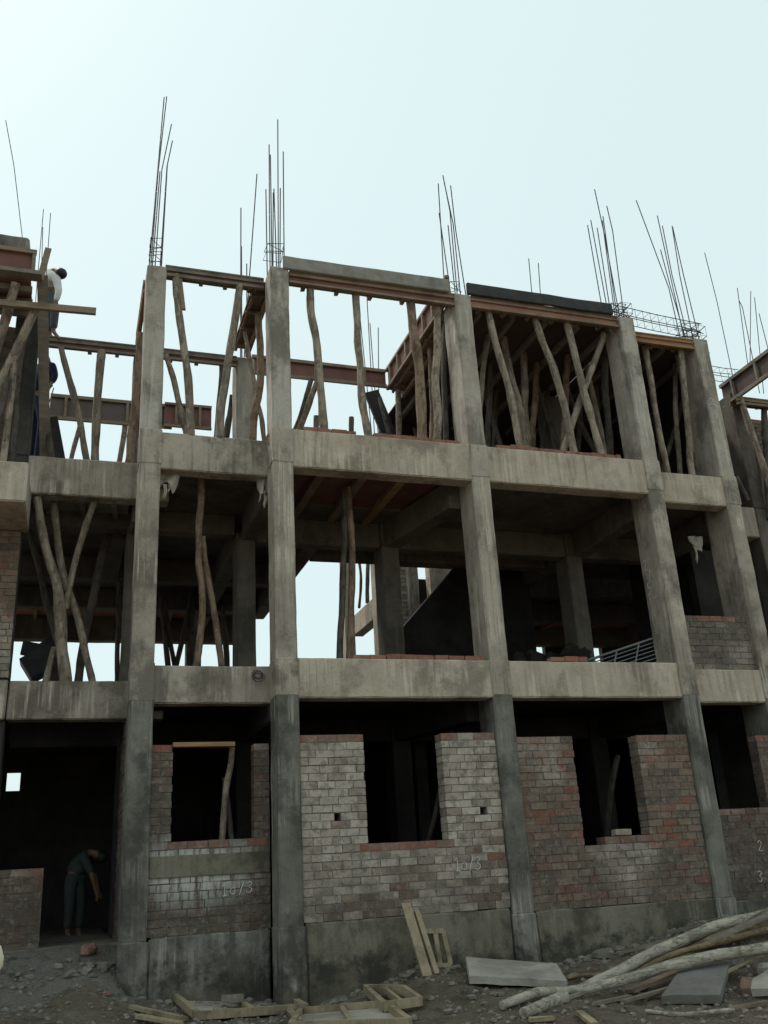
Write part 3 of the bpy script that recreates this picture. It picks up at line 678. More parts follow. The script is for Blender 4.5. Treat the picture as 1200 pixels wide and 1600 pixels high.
# shutters running back
shutter('narrow brown shutter running back from behind the leftmost full front column',(2.26,.86,0),(2.26,2.45,0),9.28,9.5,(-1,0,0),3,PLYR,PLANKO)
soffit('brown beam formwork running back behind the second front column',(4.12,.48,0),(4.12,2.5,0),9.3,.28,4,PLYR,PLANK,.2)
shutter('tall ribbed red shutter running back beside the third front column above the open bay',(6.98,.1,0),(6.98,3.28,0),9.39,9.84,(-1,0,0),7,PLYR,PLANK,.055)
soffit('dark beam formwork below the ribbed red shutter at the third front column',(7.28,.5,0),(7.28,3.3,0),9.26,.28,5,PLYR,PLANK,.18)
shutter('dark red shutter with battens closing the back of the open second bay',(4.33,3.32,0),(6.93,3.32,0),9.44,9.83,(0,-1,0),3,PLYR,PLANK,.06)
soffit('long thin brown beam formwork behind the open left bay with a man standing on it',(.82,2.4,0),(3.9,2.4,0),9.06,.28,7,PLYR,PLANKD,.2)
a,b=at(75,672,4.6),at(268,672,4.6)
shutter('grey brown shutter low behind the left bay with two posts in front of it',(a.x,4.6,0),(b.x,4.6,0),8.80,9.31,(0,-1,0),4,PLYB,PLANK,.06)
a,b=at(256,672,4.5),at(330,672,4.5)
shutter('dark red shutter seen low behind the leaning props of the narrow bay',(a.x,4.5,0),(b.x,4.5,0),8.80,9.30,(0,-1,0),2,PLYR,PLANK,.05)
a,b=at(462,650,7.5),at(538,660,7.5)
soffit('black far beam formwork low in the open second bay above its orange brick course',(a.x-.6,7.5,0),(b.x+1.5,7.5,0),9.3,.3,4,BLACK,PLANKD,.22)
# decks over the two right-hand bays
def deck(label,x0,x1,y0,y1,z,nj,ply,wood,name='deck_formwork',group='board decks carrying the roof slab'):
    r=empty(name,((x0+x1)/2,(y0+y1)/2,z),label,'formwork',group)
    n=max(1,int((x1-x0)/1.2)); 
    for k in range(n):
        mb=MB(); w=(x1-x0)/n; mb.box((x0+k*w+.004,y0,z),(x0+(k+1)*w-.004,y1,z+.02+random.uniform(0,.004))); mb.build('plywood_sheet',ply,r)
    for k in range(nj):
        x=x0+(x1-x0)*(k+.5)/nj; mb=MB(); mb.bar((x,y0,z-.045),(x+random.uniform(-.06,.06),y1,z-.045),.075,.085,(0,0,1),.004); mb.build('joist',wood,r)
    return r
deck('dark plywood roof deck on joists above the pole filled third bay',7.3,10.35,.36,4.85,9.42,5,PLYD,PLANKD)
deck('dark plywood roof deck above the narrow right bay',10.36,12.4,.7,4.85,9.415,3,PLYD,PLANKD)
deck('red plywood soffit with three diagonal looking battens under the second bay floor',4.33,6.78,.36,2.48,F2S+.045,0,PLYR,PLANK,group=None)
for (pa,pb,lab,wd) in (((498,742),(465,797),'leftmost sawn bearer under the red soffit of the second bay',PLANK),((569,746),(512,812),'middle sawn bearer meeting the two posts under the red soffit',PLANK),((634,748),(567,815),'rightmost orange bearer under the red soffit of the second bay',PLANKO)):
    p,q=atz(*pa,F2S),atz(*pb,F2S); x=(p.x+q.x)/2; mb=MB(); mb.bar((x,.33,F2S-.005),(x+random.uniform(-.03,.03),2.5,F2S-.005),.13,.09,(0,0,1),.004); tag(mb.build('timber_bearer',wd),lab,'wooden bearer','bearers under the second bay soffit')
# red soffit of the rear bay, seen low through the middle storey
deck('reddish plywood soffit at the rear seen low through the two left middle storey openings',.3,3.9,7.32,9.02,6.30,4,PLYO,PLANK,group='plywood soffits at the rear')
deck('orange plywood soffit at the rear seen low through the third middle storey opening',8.5,17,7.32,9.02,6.30,7,PLYO,PLANKO,group='plywood soffits at the rear')
deck('dark boards still propped under the first slab of the left middle storey bay',.8,2.2,1.95,2.5,6.25,3,PLYG,PLANKD,group=None)

# left wing formwork
a=at(50,372,.6); x1=at(58,395,.6).x
r=empty('canopy_formwork',(x1-1.5,.9,9.2),'boxed red and grey canopy formwork at the left edge with the man behind it','formwork')
zt,zb=at(55,395,.6).z,at(60,432,.6).z
mb=MB(); mb.box((-2.6,.6,zb),(x1-.02,.63,zt)); mb.build('plywood_sheet',PLYR,r)
mb=MB(); mb.bar((-2.6,.57,zt-.02),(x1+.0,.57,zt-.02),.06,.07,(0,0,1),.004); mb.build('rail',PLANK,r)
mb=MB(); mb.bar((x1-.03,.56,zb),(x1-.03,.56,zt-.07),.07,.05,(1,0,0),.004); mb.build('batten',PLANKD,r)
mb=MB(); mb.rough((-2.6,.62,zt+.0),(x1-.12,1.5,at(48,370,.62).z),.25,.015,.03); mb.build('concrete_fill',CONC_D,r)
mb=MB(); mb.bar((-2.6,.52,zb-.045),(x1+.1,.52,zb-.045),.18,.07,(0,0,1),.005); mb.build('ledger',PLANKD,r)
mb=MB(); mb.box((-2.6,.62,zb-.1),(x1-.05,1.6,zb-.05)); mb.build('plywood_sheet',PLYR,r)
for k in range(3):
    mb=MB(); y=.75+.3*k; mb.bar((-2.6,y,zb-.15-.02*k),(x1-.03,y,zb-.15-.02*k),.07,.09,(0,0,1),.004); mb.build('bearer',PLANKD,r)
def plank(label,a,b,w,h,mat,up=(0,0,1),group=None,cat='plank',name='plank'):
    mb=MB(); mb.bar(a,b,w,h,up,.004); return tag(mb.build(name,mat),label,cat,group)
a,b=at(-40,470,.55),at(150,487,.55); plank('long brown plank sticking out to the right from the canopy formwork at the left edge',a,b,.07,metres(b,10.5),PLANK)
a,b=at(69,432,.58),at(72,388,.58); plank('short upright board end rising in front of the bending man on the roof',at(62,438,.6),at(76,388,.6),.03,.09,PLANK,(1,0,0))
plank('tall grey upright board at the right end of the canopy formwork',at(66.5,430,.7),at(70.5,728,1.95),.05,.15,PLANKD,(1,0,0))
plank('black shutter board leaning under the low grey shutter of the left bay',at(79,652,3.6),at(92,722,3.6),.04,.22,BLACK,(1,0,0))
a,b=at(281,432,.45),at(287,484,.45); plank('short board nailed beside the head of the crooked prop in the narrow bay',a,b,.04,metres(a,6),PLANK,(1,0,0))
plank('sawn timber lintel across the ground floor window at the left',at(270,1164,.47),at(366,1163,.47),.12,.055,PLANKO)
# right wing formwork (runs towards the camera)
r=shutter('dark shutter rising toward the camera at the right edge of the picture',(13.56,1.9,0),(13.56,-.9,0),9.0,9.5,(-1,0,0),4,PLYD,PLANKD,.07,group=None)
a=at(1140,640,1.9)
soffit('brown timber tie under the dark shutter at the right edge',(13.4,1.35,0),(15.2,1.35,0),8.82,.3,4,PLYD,PLANK,.16)
bricks(12.15,16.5,Z2+.01,9.0,2.2,.2,B_DARK)
bricks(13.82,16,B1-2.7,Z2-.6,1.7,.2,B_DARK)

# ------------------------------------------------------------------ timber props
def prop(label,pts,w,Y,mat=POLE,zt=None,zb=None,Yb=None,group=None,w2=None):
    n=len(pts); P=[at(px,py,Y+((Yb-Y)*i/(n-1) if Yb is not None else 0)) for i,(px,py) in enumerate(pts)]
    def ext(p,q,z):
        d=(p-q).normalized()
        if abs(d.z)<.2: return None
        return p+d*((z-p.z)/d.z)
    if zt is not None:
        e=ext(P[0],P[1],zt)
        if zt>P[0].z: P.insert(0,e)
        else: P[0]=e if e.z>P[1].z else P[0]
    if zb is not None:
        e=ext(P[-1],P[-2],zb)
        if zb<P[-1].z: P.append(e)
        elif e.z<P[-2].z: P[-1]=e
    S=spline(P,6); m=len(S); ph=random.random()*30
    w2=w2 or w*1.12
    rad=[]
    for i,p in enumerate(S):
        base=metres(p,w+(w2-w)*i/(m-1))/2
        rad.append(base*(1+.13*noise.noise(Vector((ph,p.z*3.2,0)))+.08*noise.noise(Vector((ph,p.z*11,4)))))
    S=[p+Vector((noise.noise(Vector((ph,p.z*1.9,1))),noise.noise(Vector((ph,p.z*1.9,7))),0))*.014 for p in S]
    mb=MB(); mb.tube(S,rad,12,True,True,.22)
    return tag(mb.build('timber_prop',mat),label,'wooden prop',group)
G1='props in the narrow upper bay'; TOPF=9.33
prop('crooked prop left in the narrow upper bay with a short board at its head',[(275.6,433),(279,479),(287,535),(294,602),(298,674)],11,.46,POLE,9.36,Z2-.03,group=G1)
prop('prop on the right of the narrow upper bay leaning left at its foot',[(377,434),(369,486),(360,546),(349,614),(343,677)],12,.46,POLE,9.36,Z2-.03,group=G1)
prop('thin prop behind leaning across to the foot of the crooked prop',[(259.5,552),(270,588),(281,633),(291,674)],9,2.3,POLE,9.07,S2,group=G1)
prop('short thin grey prop showing behind the upper end of the left leaning prop',[(346,560),(346.8,584),(344,612),(338,680)],8,2.45,POLED,9.07,S2,group=G1)
prop('bent brown prop just left of the second front column',[(406,542),(407.5,576),(404,616),(397,649),(396,682)],11,1.1,POLEB,9.3,S2,group=G1)
prop('slanting prop in front of the pale inner column',[(388,550),(394,582),(400,618),(408,650),(412,682)],7,1.7,POLE,9.3,S2,group=G1)
prop('dark prop half hidden beside the left leaning prop of the narrow bay',[(365,600),(360,640),(354,682)],9,3.2,POLED,8.9,S2,group=G1)
G2='props behind the open left bay'
prop('bent prop at the left of the open bay below the standing man',[(92,527),(101,569),(114.4,614),(124,655),(135,716)],9.5,2.4,POLE,9.07,S2,group=G2)
prop('straight stout post in the middle of the open left bay',[(160,535),(155.6,584),(151,640),(148,716)],11.5,2.4,POLE,9.07,S2,group=G2)
prop('wide brown prop tight against the left side of the first tall front column',[(219,530),(215.6,595),(208,663),(202.5,718)],13,1.95,POLEB,9.2,S2,group=G2)
prop('thin leg below the grey shutter crossing the foot of the bent prop',[(123,672),(118,690),(112,716)],7,4.6,POLE,8.82,S2,group=G2)
prop('thin post below the right end of the grey shutter in the open left bay',[(196,662),(192,690),(187,718)],8,4.6,POLE,8.82,S2,group=G2)
prop('dark leaning prop beside the black board at the left bay edge',[(69,600),(73,650),(81,716)],9,1.75,POLED,None,S2,group=G2)
G3='poles holding the canopy formwork at the left edge'
zz=at(45,722,.4).z
prop('upper thick pale pole slanting down to the left edge under the canopy formwork',[(25,442),(12,488),(0,528),(-25,610)],13,.62,POLE,None,None,1.1,G3)
prop('second thick pole slanting down left below the projecting plank',[(57,480),(38,520),(20,558),(0,604),(-20,650)],13,.62,POLE,None,None,1.1,G3)
prop('upright pole in front of the dark left column standing on the porch slab',[(21,566),(18,620),(12,660),(5,720)],10,.9,POLE,None,zz,group=G3)
prop('dark crooked pole behind the slanting poles at the left edge',[(44,500),(30,580),(24,660),(20,716)],8,1.3,POLED,None,zz,group=G3)
prop('short pole crossing at the very left edge below the slanting poles',[(14,590),(5,625),(-6,660)],9,.8,POLED,None,None,group=G3)
G4='props in the left middle storey bay'
prop('thick winding prop standing in front of the left middle storey bay',[(59.5,787),(64,825),(74.5,868),(89,910),(93.5,953),(95,995),(101,1062)],11.5,1.75,POLE,6.16,S1,group=G4,w2=20)
prop('long prop leaning right at its foot crossing behind the winding prop',[(85,789),(89,836),(100,897),(119,957),(130,999),(142,1056)],10.5,2.0,POLE,6.2,S1,group=G4)
prop('prop leaning left at its foot and ending against the winding prop',[(144.5,793),(127.5,842),(112.6,899),(102,952)],9.5,1.85,POLE,6.2,None,group=G4)
prop('dark thick prop leaning left at the back right of the left middle bay',[(174,821),(157,878),(147,931),(134,984),(123,1060)],12,3.0,POLED,6.3,S1,group=G4)
prop('dark thin prop leaning right at the back left of the left middle bay',[(51,850),(64,901),(72,942),(85,984),(100,1058)],9,3.1,POLED,6.3,S1,group=G4)
prop('short stub of pole leaning at the foot of the winding prop',[(86,1012),(79,1035),(73,1060)],10,1.9,POLE,None,S1,group=G4)
prop('black post far back in the left middle bay against the bright opening',[(185,960),(184,1000),(183,1056)],7,5.2,POLED,6.3,S1,group=G4)
G5='props in the narrow middle storey bay'
prop('tall knotted brown prop in the middle of the narrow middle bay',[(315,745),(313,794),(311,839),(310,879),(315,911),(316,954),(313,996),(306,1041)],10.5,.9,POLEB,F2S,S1,group=G5)
prop('thinner prop touching the knotted one and leaning right at its foot',[(316,839),(323.5,890),(332,943),(340.5,996),(346,1041)],9.5,1.0,POLEB,None,S1,group=G5)
for lab,p,w in (('leftmost black post against the bright rear opening of the narrow bay',[(253,950),(258,995),(262,1041)],8),('black post leaning right from the leftmost one at the rear opening',[(258,950),(265,995),(273,1041)],7),('black post leaning left making a V at the rear opening',[(299,933),(287,990),(275,1041)],8),('upright black post just left of the brown prop at the rear opening',[(300,952),(300,995),(299,1041)],9),('upright black post right of the two brown props at the rear opening',[(349,964),(352,1000),(355,1041)],8)):
    prop(lab,p,w,6.8,POLED,6.25,S1,group=G5)
G6='posts in the second middle storey bay'
prop('dark left one of the two posts under the red soffit',[(537.5,778),(539,833),(536,895),(531,1026)],9.5,1.0,POLED,F2S-.05,S1,group=G6)
prop('brown right one of the two posts under the red soffit',[(545,782),(550,845),(550,920),(547,1022)],10,.95,POLEB,F2S-.05,S1,group=G6)
prop('thin far pole behind the two posts in the bright opening',[(562,880),(564,905),(561,950)],4,9.5,POLED,None,None,group=G6)
prop('straight thin far pole above the rear beam in the bright opening',[(575,880),(574,912),(574,942)],6,9.3,POLED,None,None,group=G6)
G7='props in the open second upper bay'
prop('leftmost tall bowed prop of the open second upper bay',[(483,432),(485,480),(493,530),(500,597),(507,670)],12,.16,POLE,9.26,Z2,group=G7)
prop('second slender prop from the left in the open second upper bay bent at its foot',[(556.7,444),(558,513),(563,580),(566.7,633),(575,680)],11,.16,POLE,9.26,Z2,group=G7)
prop('thick brown prop of the open second upper bay flared at its foot',[(638,458),(647,520),(655,580),(660,684)],13,.16,POLEB,9.26,Z2,group=G7,w2=17)
prop('wavy pale prop left of the third front column',[(683,461),(684,530),(681,600),(684,640),(682.7,684)],11.5,.18,POLE,9.26,Z2,group=G7)
prop('thin dark prop squeezed between the wavy prop and the third column',[(695,507),(694,580),(697,684)],8.5,.6,POLED,9.26,S2,group=G7)
prop('prop hanging back behind the thick brown prop under the ribbed shutter',[(669,530),(673,575),(676,640),(676,684)],8,1.5,POLEB,9.28,S2,group=G7)
prop('straight post far back under the corner of the ribbed shutter',[(622,612),(623,640),(624,682)],8.5,3.1,POLE,9.28,S2,group=G7)
prop('short slanting prop far back right of the dark leaning shutter',[(598,640),(603,660),(610,684)],7,3.4,POLED,9.28,S2,group=G7)
prop('short slanting board like prop at the left behind the second front column',[(491,608),(480,640),(466,676)],9,2.7,POLEB,9.3,S2,group=G7)
prop('second slanting prop close beside the one behind the second front column',[(478,622),(470,650),(458,680)],8,3.0,POLED,9.3,S2,group=G7)
prop('dark leaning prop in the middle distance of the open second bay',[(643,655),(648,670),(653,690)],6,4.4,POLED,9.2,S2,group=G7)
plank('dark grey shutter leaning far back in the open second bay',at(580,612,3.7),at(612,690,3.7),.06,.3,BLACK,(1,0,0))
for lab,p in (('small far post under the black beam left of the bowed prop',[(494,650),(494,672)]),('small far post under the black beam right of the bowed prop',[(549,652),(549,676)])):
    prop(lab,p,8,7.4,POLED,9.3,8.0,group='far posts under the black beam')
G8='props crowding the third upper bay'
prop('leftmost pale prop of the third upper bay leaning right at its foot',[(759,471),(772,526),(788,580),(800,630),(812,694)],10.5,.18,POLE,9.27,Z2,group=G8)
prop('pale prop in the middle of the third upper bay leaning right with a dark knot',[(831,484),(848,536),(868,584),(882,636),(896,702)],11,.18,POLE,9.27,Z2,group=G8)
prop('pale prop of the crossed pair leaning right at its foot',[(882,490),(894,536),(908,596),(920,640),(938,704)],11,.17,POLE,9.27,Z2,group=G8)
prop('pale prop of the crossed pair leaning left at its foot',[(947,497),(938,540),(916,598),(898,650),(883,698)],9.5,.33,POLE,9.27,Z2,group=G8)
prop('greyer prop close behind the leftmost pale prop of the third bay',[(785,520),(798,584),(810,630),(822,696)],10.5,1.0,POLE,9.38,S2,group=G8)
prop('straight upright prop left of the middle of the third upper bay',[(820,500),(818,564),(821,640),(826,697)],10,1.4,POLE,9.38,S2,group=G8)
prop('upright prop slightly bowed left just left of the knotted pale prop',[(840,530),(838,580),(835,640),(831,694)],9.5,1.7,POLEB,9.38,S2,group=G8)
prop('upright brown prop hidden behind the crossed pair at its top',[(888,530),(886,580),(884,625),(880,690)],9.5,1.3,POLEB,9.38,S2,group=G8)
prop('dark upright prop beside the fourth front column in the third bay',[(945,550),(946,600),(950,650),(953,704)],10,.95,POLED,9.38,S2,group=G8)
prop('dark prop leaning right deep inside the third upper bay',[(828,560),(842,610),(856,650),(873,698)],7.5,2.1,POLED,9.38,S2,group=G8)
prop('dark thin prop leaning right behind the foot of the crossed pair',[(884,600),(900,645),(928,703)],7.5,2.0,POLED,9.38,S2,group=G8)
prop('prop by the third front column leaning left at its foot',[(763,522),(757,560),(753,600),(750,640)],8.5,1.0,POLE,9.38,S2,group=G8)
prop('dark prop deep behind the leftmost pale prop by the third column',[(768,550),(765,620),(762,690)],8,1.8,POLED,9.38,S2,group=G8)
prop('dark short prop leaning right at the lower left of the third bay',[(766,640),(774,668),(783,696)],8,2.2,POLED,9.38,S2,group=G8)
prop('dark prop deep under the middle of the third bay roof deck',[(908,570),(907,640),(904,700)],8,2.4,POLED,9.38,S2,group=G8)
prop('thin dark prop at the far back left of the third upper bay',[(778,540),(776,610),(772,690)],7,2.9,POLED,9.38,S2,group=G8)
prop('thin dark prop leaning left at the back between the two middle pale props',[(866,520),(858,600),(848,690)],7,2.6,POLED,9.38,S2,group=G8)
prop('thin prop leaning right behind the crossing point of the crossed pair',[(905,520),(918,580),(934,650),(944,700)],7.5,1.6,POLE,9.38,S2,group=G8)
prop('thin dark prop close to the fourth front column at the back',[(930,560),(934,640),(938,700)],7,2.2,POLED,9.38,S2,group=G8)
for lab,a,b,y in (('rough brace slanting under the roof deck at the left of the third bay',(815,500),(786,520),1.0),('rough horizontal brace deep under the deck of the third bay',(876,505),(800,565),1.9)):
    prop(lab,[a,((a[0]+b[0])/2,(a[1]+b[1])/2+2),b],8,y,POLED,group='braces under the roof deck')
G9='props in the narrow right upper bay'
prop('right prop of the narrow right upper bay against the last column',[(1061,533),(1070,608),(1075,671),(1081,741)],9.5,.5,POLE,9.28,Z2-.03,group=G9)
prop('thin middle prop of the narrow right upper bay',[(1055,573),(1057,650),(1063,741)],7.5,1.2,POLE,9.36,S2,group=G9)
prop('left prop of the narrow right upper bay leaning right at its foot',[(1008,545),(1021,620),(1029,670),(1044,741)],9,.6,POLE,9.3,Z2-.03,group=G9)
prop('crossing brace leaning left at its foot in the narrow right upper bay',[(1068,622),(1056,665),(1042,712)],7,1.4,POLED,9.36,S2,group=G9)
prop('dark thin prop leaning right at the back of the narrow right upper bay',[(1035,600),(1046,650),(1062,720)],7,2.0,POLED,9.36,S2,group=G9)
prop('thin dark prop leaning left at the back of the narrow right upper bay',[(1050,560),(1040,640),(1030,720)],6.5,2.3,POLED,9.36,S2,group=G9)
prop('short thin stub at the foot of the right prop of the narrow right bay',[(1083,708),(1089,742)],6,.7,POLED,None,S2,group=G9)
G10='poles under the right edge shutter'
prop('pale pole slanting right under the dark shutter at the right edge',[(1163,640),(1180,690),(1205,765)],9,1.4,POLE,8.95,None,group=G10)
prop('upright pole at the right edge of the picture under the dark shutter',[(1193,622),(1195,660),(1198,720)],9,1.5,POLED,8.9,S2,group=G10)
prop('dark prop just right of the last front column under the right edge shutter',[(1140,610),(1152,660),(1168,730)],8,2.0,POLED,8.7,S2,group=G10)
prop('second dark prop deeper under the right edge shutter',[(1178,650),(1180,690),(1186,745)],8,2.05,POLED,8.7,S2,group=G10)
prop('thin pole leaning against the foot of the last front column on its right',[(1150,745),(1160,765),(1176,798)],8,1.3,POLED,None,Z2,group=G10)
prop('prop resting on the sill of the ground floor left window',[(362,1168),(360,1195),(353,1240),(347,1305)],9.5,.6,POLE,None,.2,.9,'props in the left ground window')
prop('thinner prop crossing behind in the ground floor left window',[(350,1215),(356,1255),(361,1300)],8,.95,POLED,None,.2,group='props in the left ground window')
prop('dark pole seen inside the ground floor window of the third bay',[(965,1180),(955,1230),(948,1310)],9,1.6,POLED,None,.2)
prop('faint pole inside the ground floor window of the second bay',[(689,1225),(680,1270),(668,1315)],7,1.4,POLED,2.9,.2)

# ------------------------------------------------------------------ hanging sacks, coil, grille
def sack(label,c,w,h,tails,seed):
    random.seed(seed); mb=MB(); nu,nv=10,8; V=[]
    for j in range(nv+1):
        for i in range(nu+1):
            u=i/nu; v=j/nv; x=(u-.5)*w*(1-.35*v*v); fold=.05*math.sin(u*9+v*3+seed)*(.3+v)
            V.append(Vector(c)+Vector((x,fold+.03*noise.noise(Vector((u*4,v*4,seed))),-v*h*(.55+.45*math.sin(u*3+seed*.7)**2)+.02*noise.noise(Vector((u*6,v*6,seed))))))
    mb.add(V,[(j*(nu+1)+i,j*(nu+1)+i+1,(j+1)*(nu+1)+i+1,(j+1)*(nu+1)+i) for j in range(nv) for i in range(nu)],True)
    V2=[v+Vector((0,.012,0)) for v in V]; mb.add(V2,[(j*(nu+1)+i,(j+1)*(nu+1)+i,(j+1)*(nu+1)+i+1,j*(nu+1)+i+1) for j in range(nv) for i in range(nu)],True)
    for k in range(tails):
        x=(random.random()-.5)*w*.5; l=random.uniform(.1,.28); p=Vector(c)+Vector((x,.0,-h*.7)); mb.tube(spline([p,p+V3(.01,0,-l*.5),p+V3(-.015,.01,-l)],3),[.022,.018,.015,.012,.012,.009,.004],5)
    return tag(mb.build('hanging_sack',CLOTH),label,'sack','rag sacks tied under the second floor')
def V3(*a): return Vector(a)
sack('white torn sack tied to the right of the first tall front column',at(262,736,.62),.34,.3,3,3)
sack('white torn sack with long tatters left of the second front column',at(411,745,.55),.2,.3,6,5)
sack('pale torn sack hanging in the right middle storey bay',at(1086,838,1.0),.26,.3,2,8)
random.seed(21)
mb=MB(); c=at(403,1056,.38)
for k in range(6):
    r=.075*random.uniform(.7,1.1); o=Vector((random.uniform(-.015,.015),-.012*k+.02,random.uniform(-.02,.02))); tl=random.uniform(-.5,.5)
    mb.tube([c+o+Vector((math.cos(a)*r,.03*math.sin(a+tl),math.sin(a)*r*.9)) for a in [i*2*math.pi/14 for i in range(15)]],.004,5)
tag(mb.build('wire_coil',STEEL),'dark coil of binding wire stuck on the left first floor beam','wire coil')
mb=MB(); c=at(424,690,.3)
for k in range(5):
    r=.07*random.uniform(.7,1.1); mb.tube([c+Vector((-.05+math.cos(a)*r*.5,.02*k-.1,math.sin(a)*r*1.2)) for a in [i*2*math.pi/12 for i in range(13)]],.006,5)
tag(mb.build('rope_knot',plain('orange_rope',(.25,.12,.06),(.36,.2,.11),30)),'small knot of brown rope hanging at the second front column joint','rope')
# grille leaning in the third middle bay
tr=at(1038,992,.55); br=at(1031,1036,.5); tl=at(930,1028,1.3); dn=(br-tr); u=tl-tr
g=empty('iron_grille',br,'grey iron window grille leaning behind the beam against the fourth front column','grille')
mb=MB(); mb.bar(tr,tr+dn*1.15,.03,.035,u); mb.build('frame_bar',GRILL,g)
mb=MB(); mb.bar(tr,tr+u*1.1,.03,.03,dn); mb.build('frame_bar',GRILL,g)
mb=MB()
for k in range(1,8): mb.bar(tr+dn*(k*.155),tr+u*1.1+dn*(k*.155),.014,.014,dn)
mb.build('grille_bars',GRILL,g)
for f in (.36,.68,1.0):
    mb=MB(); mb.bar(tr+u*f,tr+u*f+dn*1.1,.02,.02,u); mb.build('cross_bar',GRILL,g)
# heap of boards in the left middle bay, broken masonry in the third
for i,(pa,pb,Y,w,h,lab) in enumerate((((34,1012),(80,1020),3.2,.1,.2,'dark board poking up left from the heap behind the winding prop'),((50,1030),(88,1006),3.4,.2,.25,'dark board leaning in the heap behind the winding prop'),((40,1050),(75,1030),3.3,.5,.35,'black shutter panel lying low in the heap of the left middle bay'))):
    plank(lab,at(*pa,Y),at(*pb,Y),w,h,BLACK,group='boards heaped in the left middle bay')
random.seed(5)
for k,(px,py,r,lab) in enumerate(((888,1010,.13,'large dark broken block at the foot of the inner column'),(908,1014,.12,'smaller dark broken block right of the large one by the inner column'),(835,1020,.14,'black rubble block low in the third middle bay'),(812,1022,.12,'black rubble block beside the third front column in the middle storey'),(858,1020,.12,'small black rubble block between the larger blocks'))):
    mb=MB(); p=at(px,py,2.2 if k<2 else 3.0); mb.rock((p.x,p.y,p.z-.1),r*1.3,.9,8); tag(mb.build('rubble_block',DARKW),lab,'rubble','broken blocks in the third middle bay')

# ------------------------------------------------------------------ things lying on the ground
def up_on(px,py,l): p=on(px,py+l*132); return p+Vector((0,0,l))
def logp(label,ends,r0,r1,mat,group='long poles lying at the right',bend=.03):
    S=spline([Vector(e) for e in ends],7); m=len(S)
    rad=[(r0+(r1-r0)*i/(m-1))*(1+.12*noise.noise(p*2.5)+.07*noise.noise(p*9)) for i,p in enumerate(S)]
    S=[p+Vector((0,noise.noise(p*1.3),noise.noise(p*1.3+Vector((5,5,5)))))*bend for p in S]
    mb=MB(); mb.tube(S,rad,12,True,True,.24); return tag(mb.build('timber_pole',mat),label,'pole',group)
logp('pale barkless pole lying uppermost of the long poles at the lower right',[at(908,1549,-1.7),at(1000,1501,-1.55),at(1062,1471,-1.45),at(1130,1446,-1.4),at(1215,1427,-1.35)],.062,.068,LOG)
logp('brown pole lying just below the uppermost pale pole',[at(975,1535,-1.75),at(1060,1496,-1.6),at(1130,1462,-1.5),at(1215,1442,-1.45)],.052,.056,LOGB)
logp('long pale curved pole lying lowest and reaching farthest left',[up_on(785,1574,.05),up_on(840,1557,.06),up_on(900,1549,.08),up_on(1000,1532,.17),up_on(1080,1512,.24),up_on(1140,1499,.28),up_on(1215,1488,.3)],.04,.062,LOG)
logp('short thick pale pole end poking out under the long curved pole',[on(818,1592,.05),on(850,1578,.05),on(884,1565,.03)],.05,.058,LOG)
logp('thin dark branch lying beside the wall at the lower right',[at(990,1480,-.7),at(1020,1478,-.7),at(1050,1480,-.72)],.018,.02,LOGB,'loose sticks by the right plinth')
logp('thin pale stick lying between the poles at the right edge',[at(1125,1487,-1.2),at(1160,1488,-1.2),at(1195,1492,-1.2)],.014,.018,LOG,'loose sticks by the right plinth')
def quad(label,P,th,mat,name,cat,group=None):
    P=[Vector(p) for p in P]; n=(P[1]-P[0]).cross(P[3]-P[0]).normalized()
    if n.z<0: n=-n
    mb=MB(); B=[p-n*th for p in P]; nn=6; V=[]; 
    for lay in (0,1):
        Q=P if lay else B
        for j in range(nn+1):
            for i in range(nn+1):
                u,v=i/nn,j/nn; p=(Q[0]*(1-u)+Q[1]*u)*(1-v)+(Q[3]*(1-u)+Q[2]*u)*v; e=min(u,1-u,v,1-v)
                V.append(p+Vector((noise.noise(p*6),noise.noise(p*6+Vector((4,4,4))),noise.noise(p*5)))*.008)
    k=(nn+1)**2; Fc=[]
    for j in range(nn):
        for i in range(nn):
            a=j*(nn+1)+i; Fc+= [(a+k,a+1+k,a+nn+2+k,a+nn+1+k),(a,a+nn+1,a+nn+2,a+1)]
    for i in range(nn):
        a=i; Fc.append((a,a+1,a+1+k,a+k)); a=nn*(nn+1)+i; Fc.append((a+1,a,a+k,a+1+k))
        a=i*(nn+1); Fc.append((a+nn+1,a,a+k,a+nn+1+k)); a=i*(nn+1)+nn; Fc.append((a,a+nn+1,a+nn+1+k,a+k))
    mb.add(V,Fc); return tag(mb.build(name,mat),label,cat,group)
quad('pale grey stone slab lying on the dirt below the third front column',[on(735,1541,.1),on(888,1547,.09),on(872,1524,.12),on(729,1512,.12)],.075,SLABM,'stone_slab','stone slab')
quad('dark stone slab lying tilted below the long poles at the right',[on(1036,1574,.1),on(1128,1572,.1),on(1148,1518,.16),on(1075,1528,.16)],.08,SLABD,'stone_slab','stone slab')
quad('pale broken concrete slab at the right edge of the ground',[on(1175,1560,.08),on(1212,1562,.1),on(1212,1535,.14),on(1180,1545,.1)],.07,SLABM,'concrete_chunk','concrete chunk')
quad('red broken brick beside the dark slab at the right',[on(1158,1556,.07),on(1184,1558,.08),on(1186,1543,.09),on(1162,1540,.08)],.07,B_FRESH,'brick','brick')
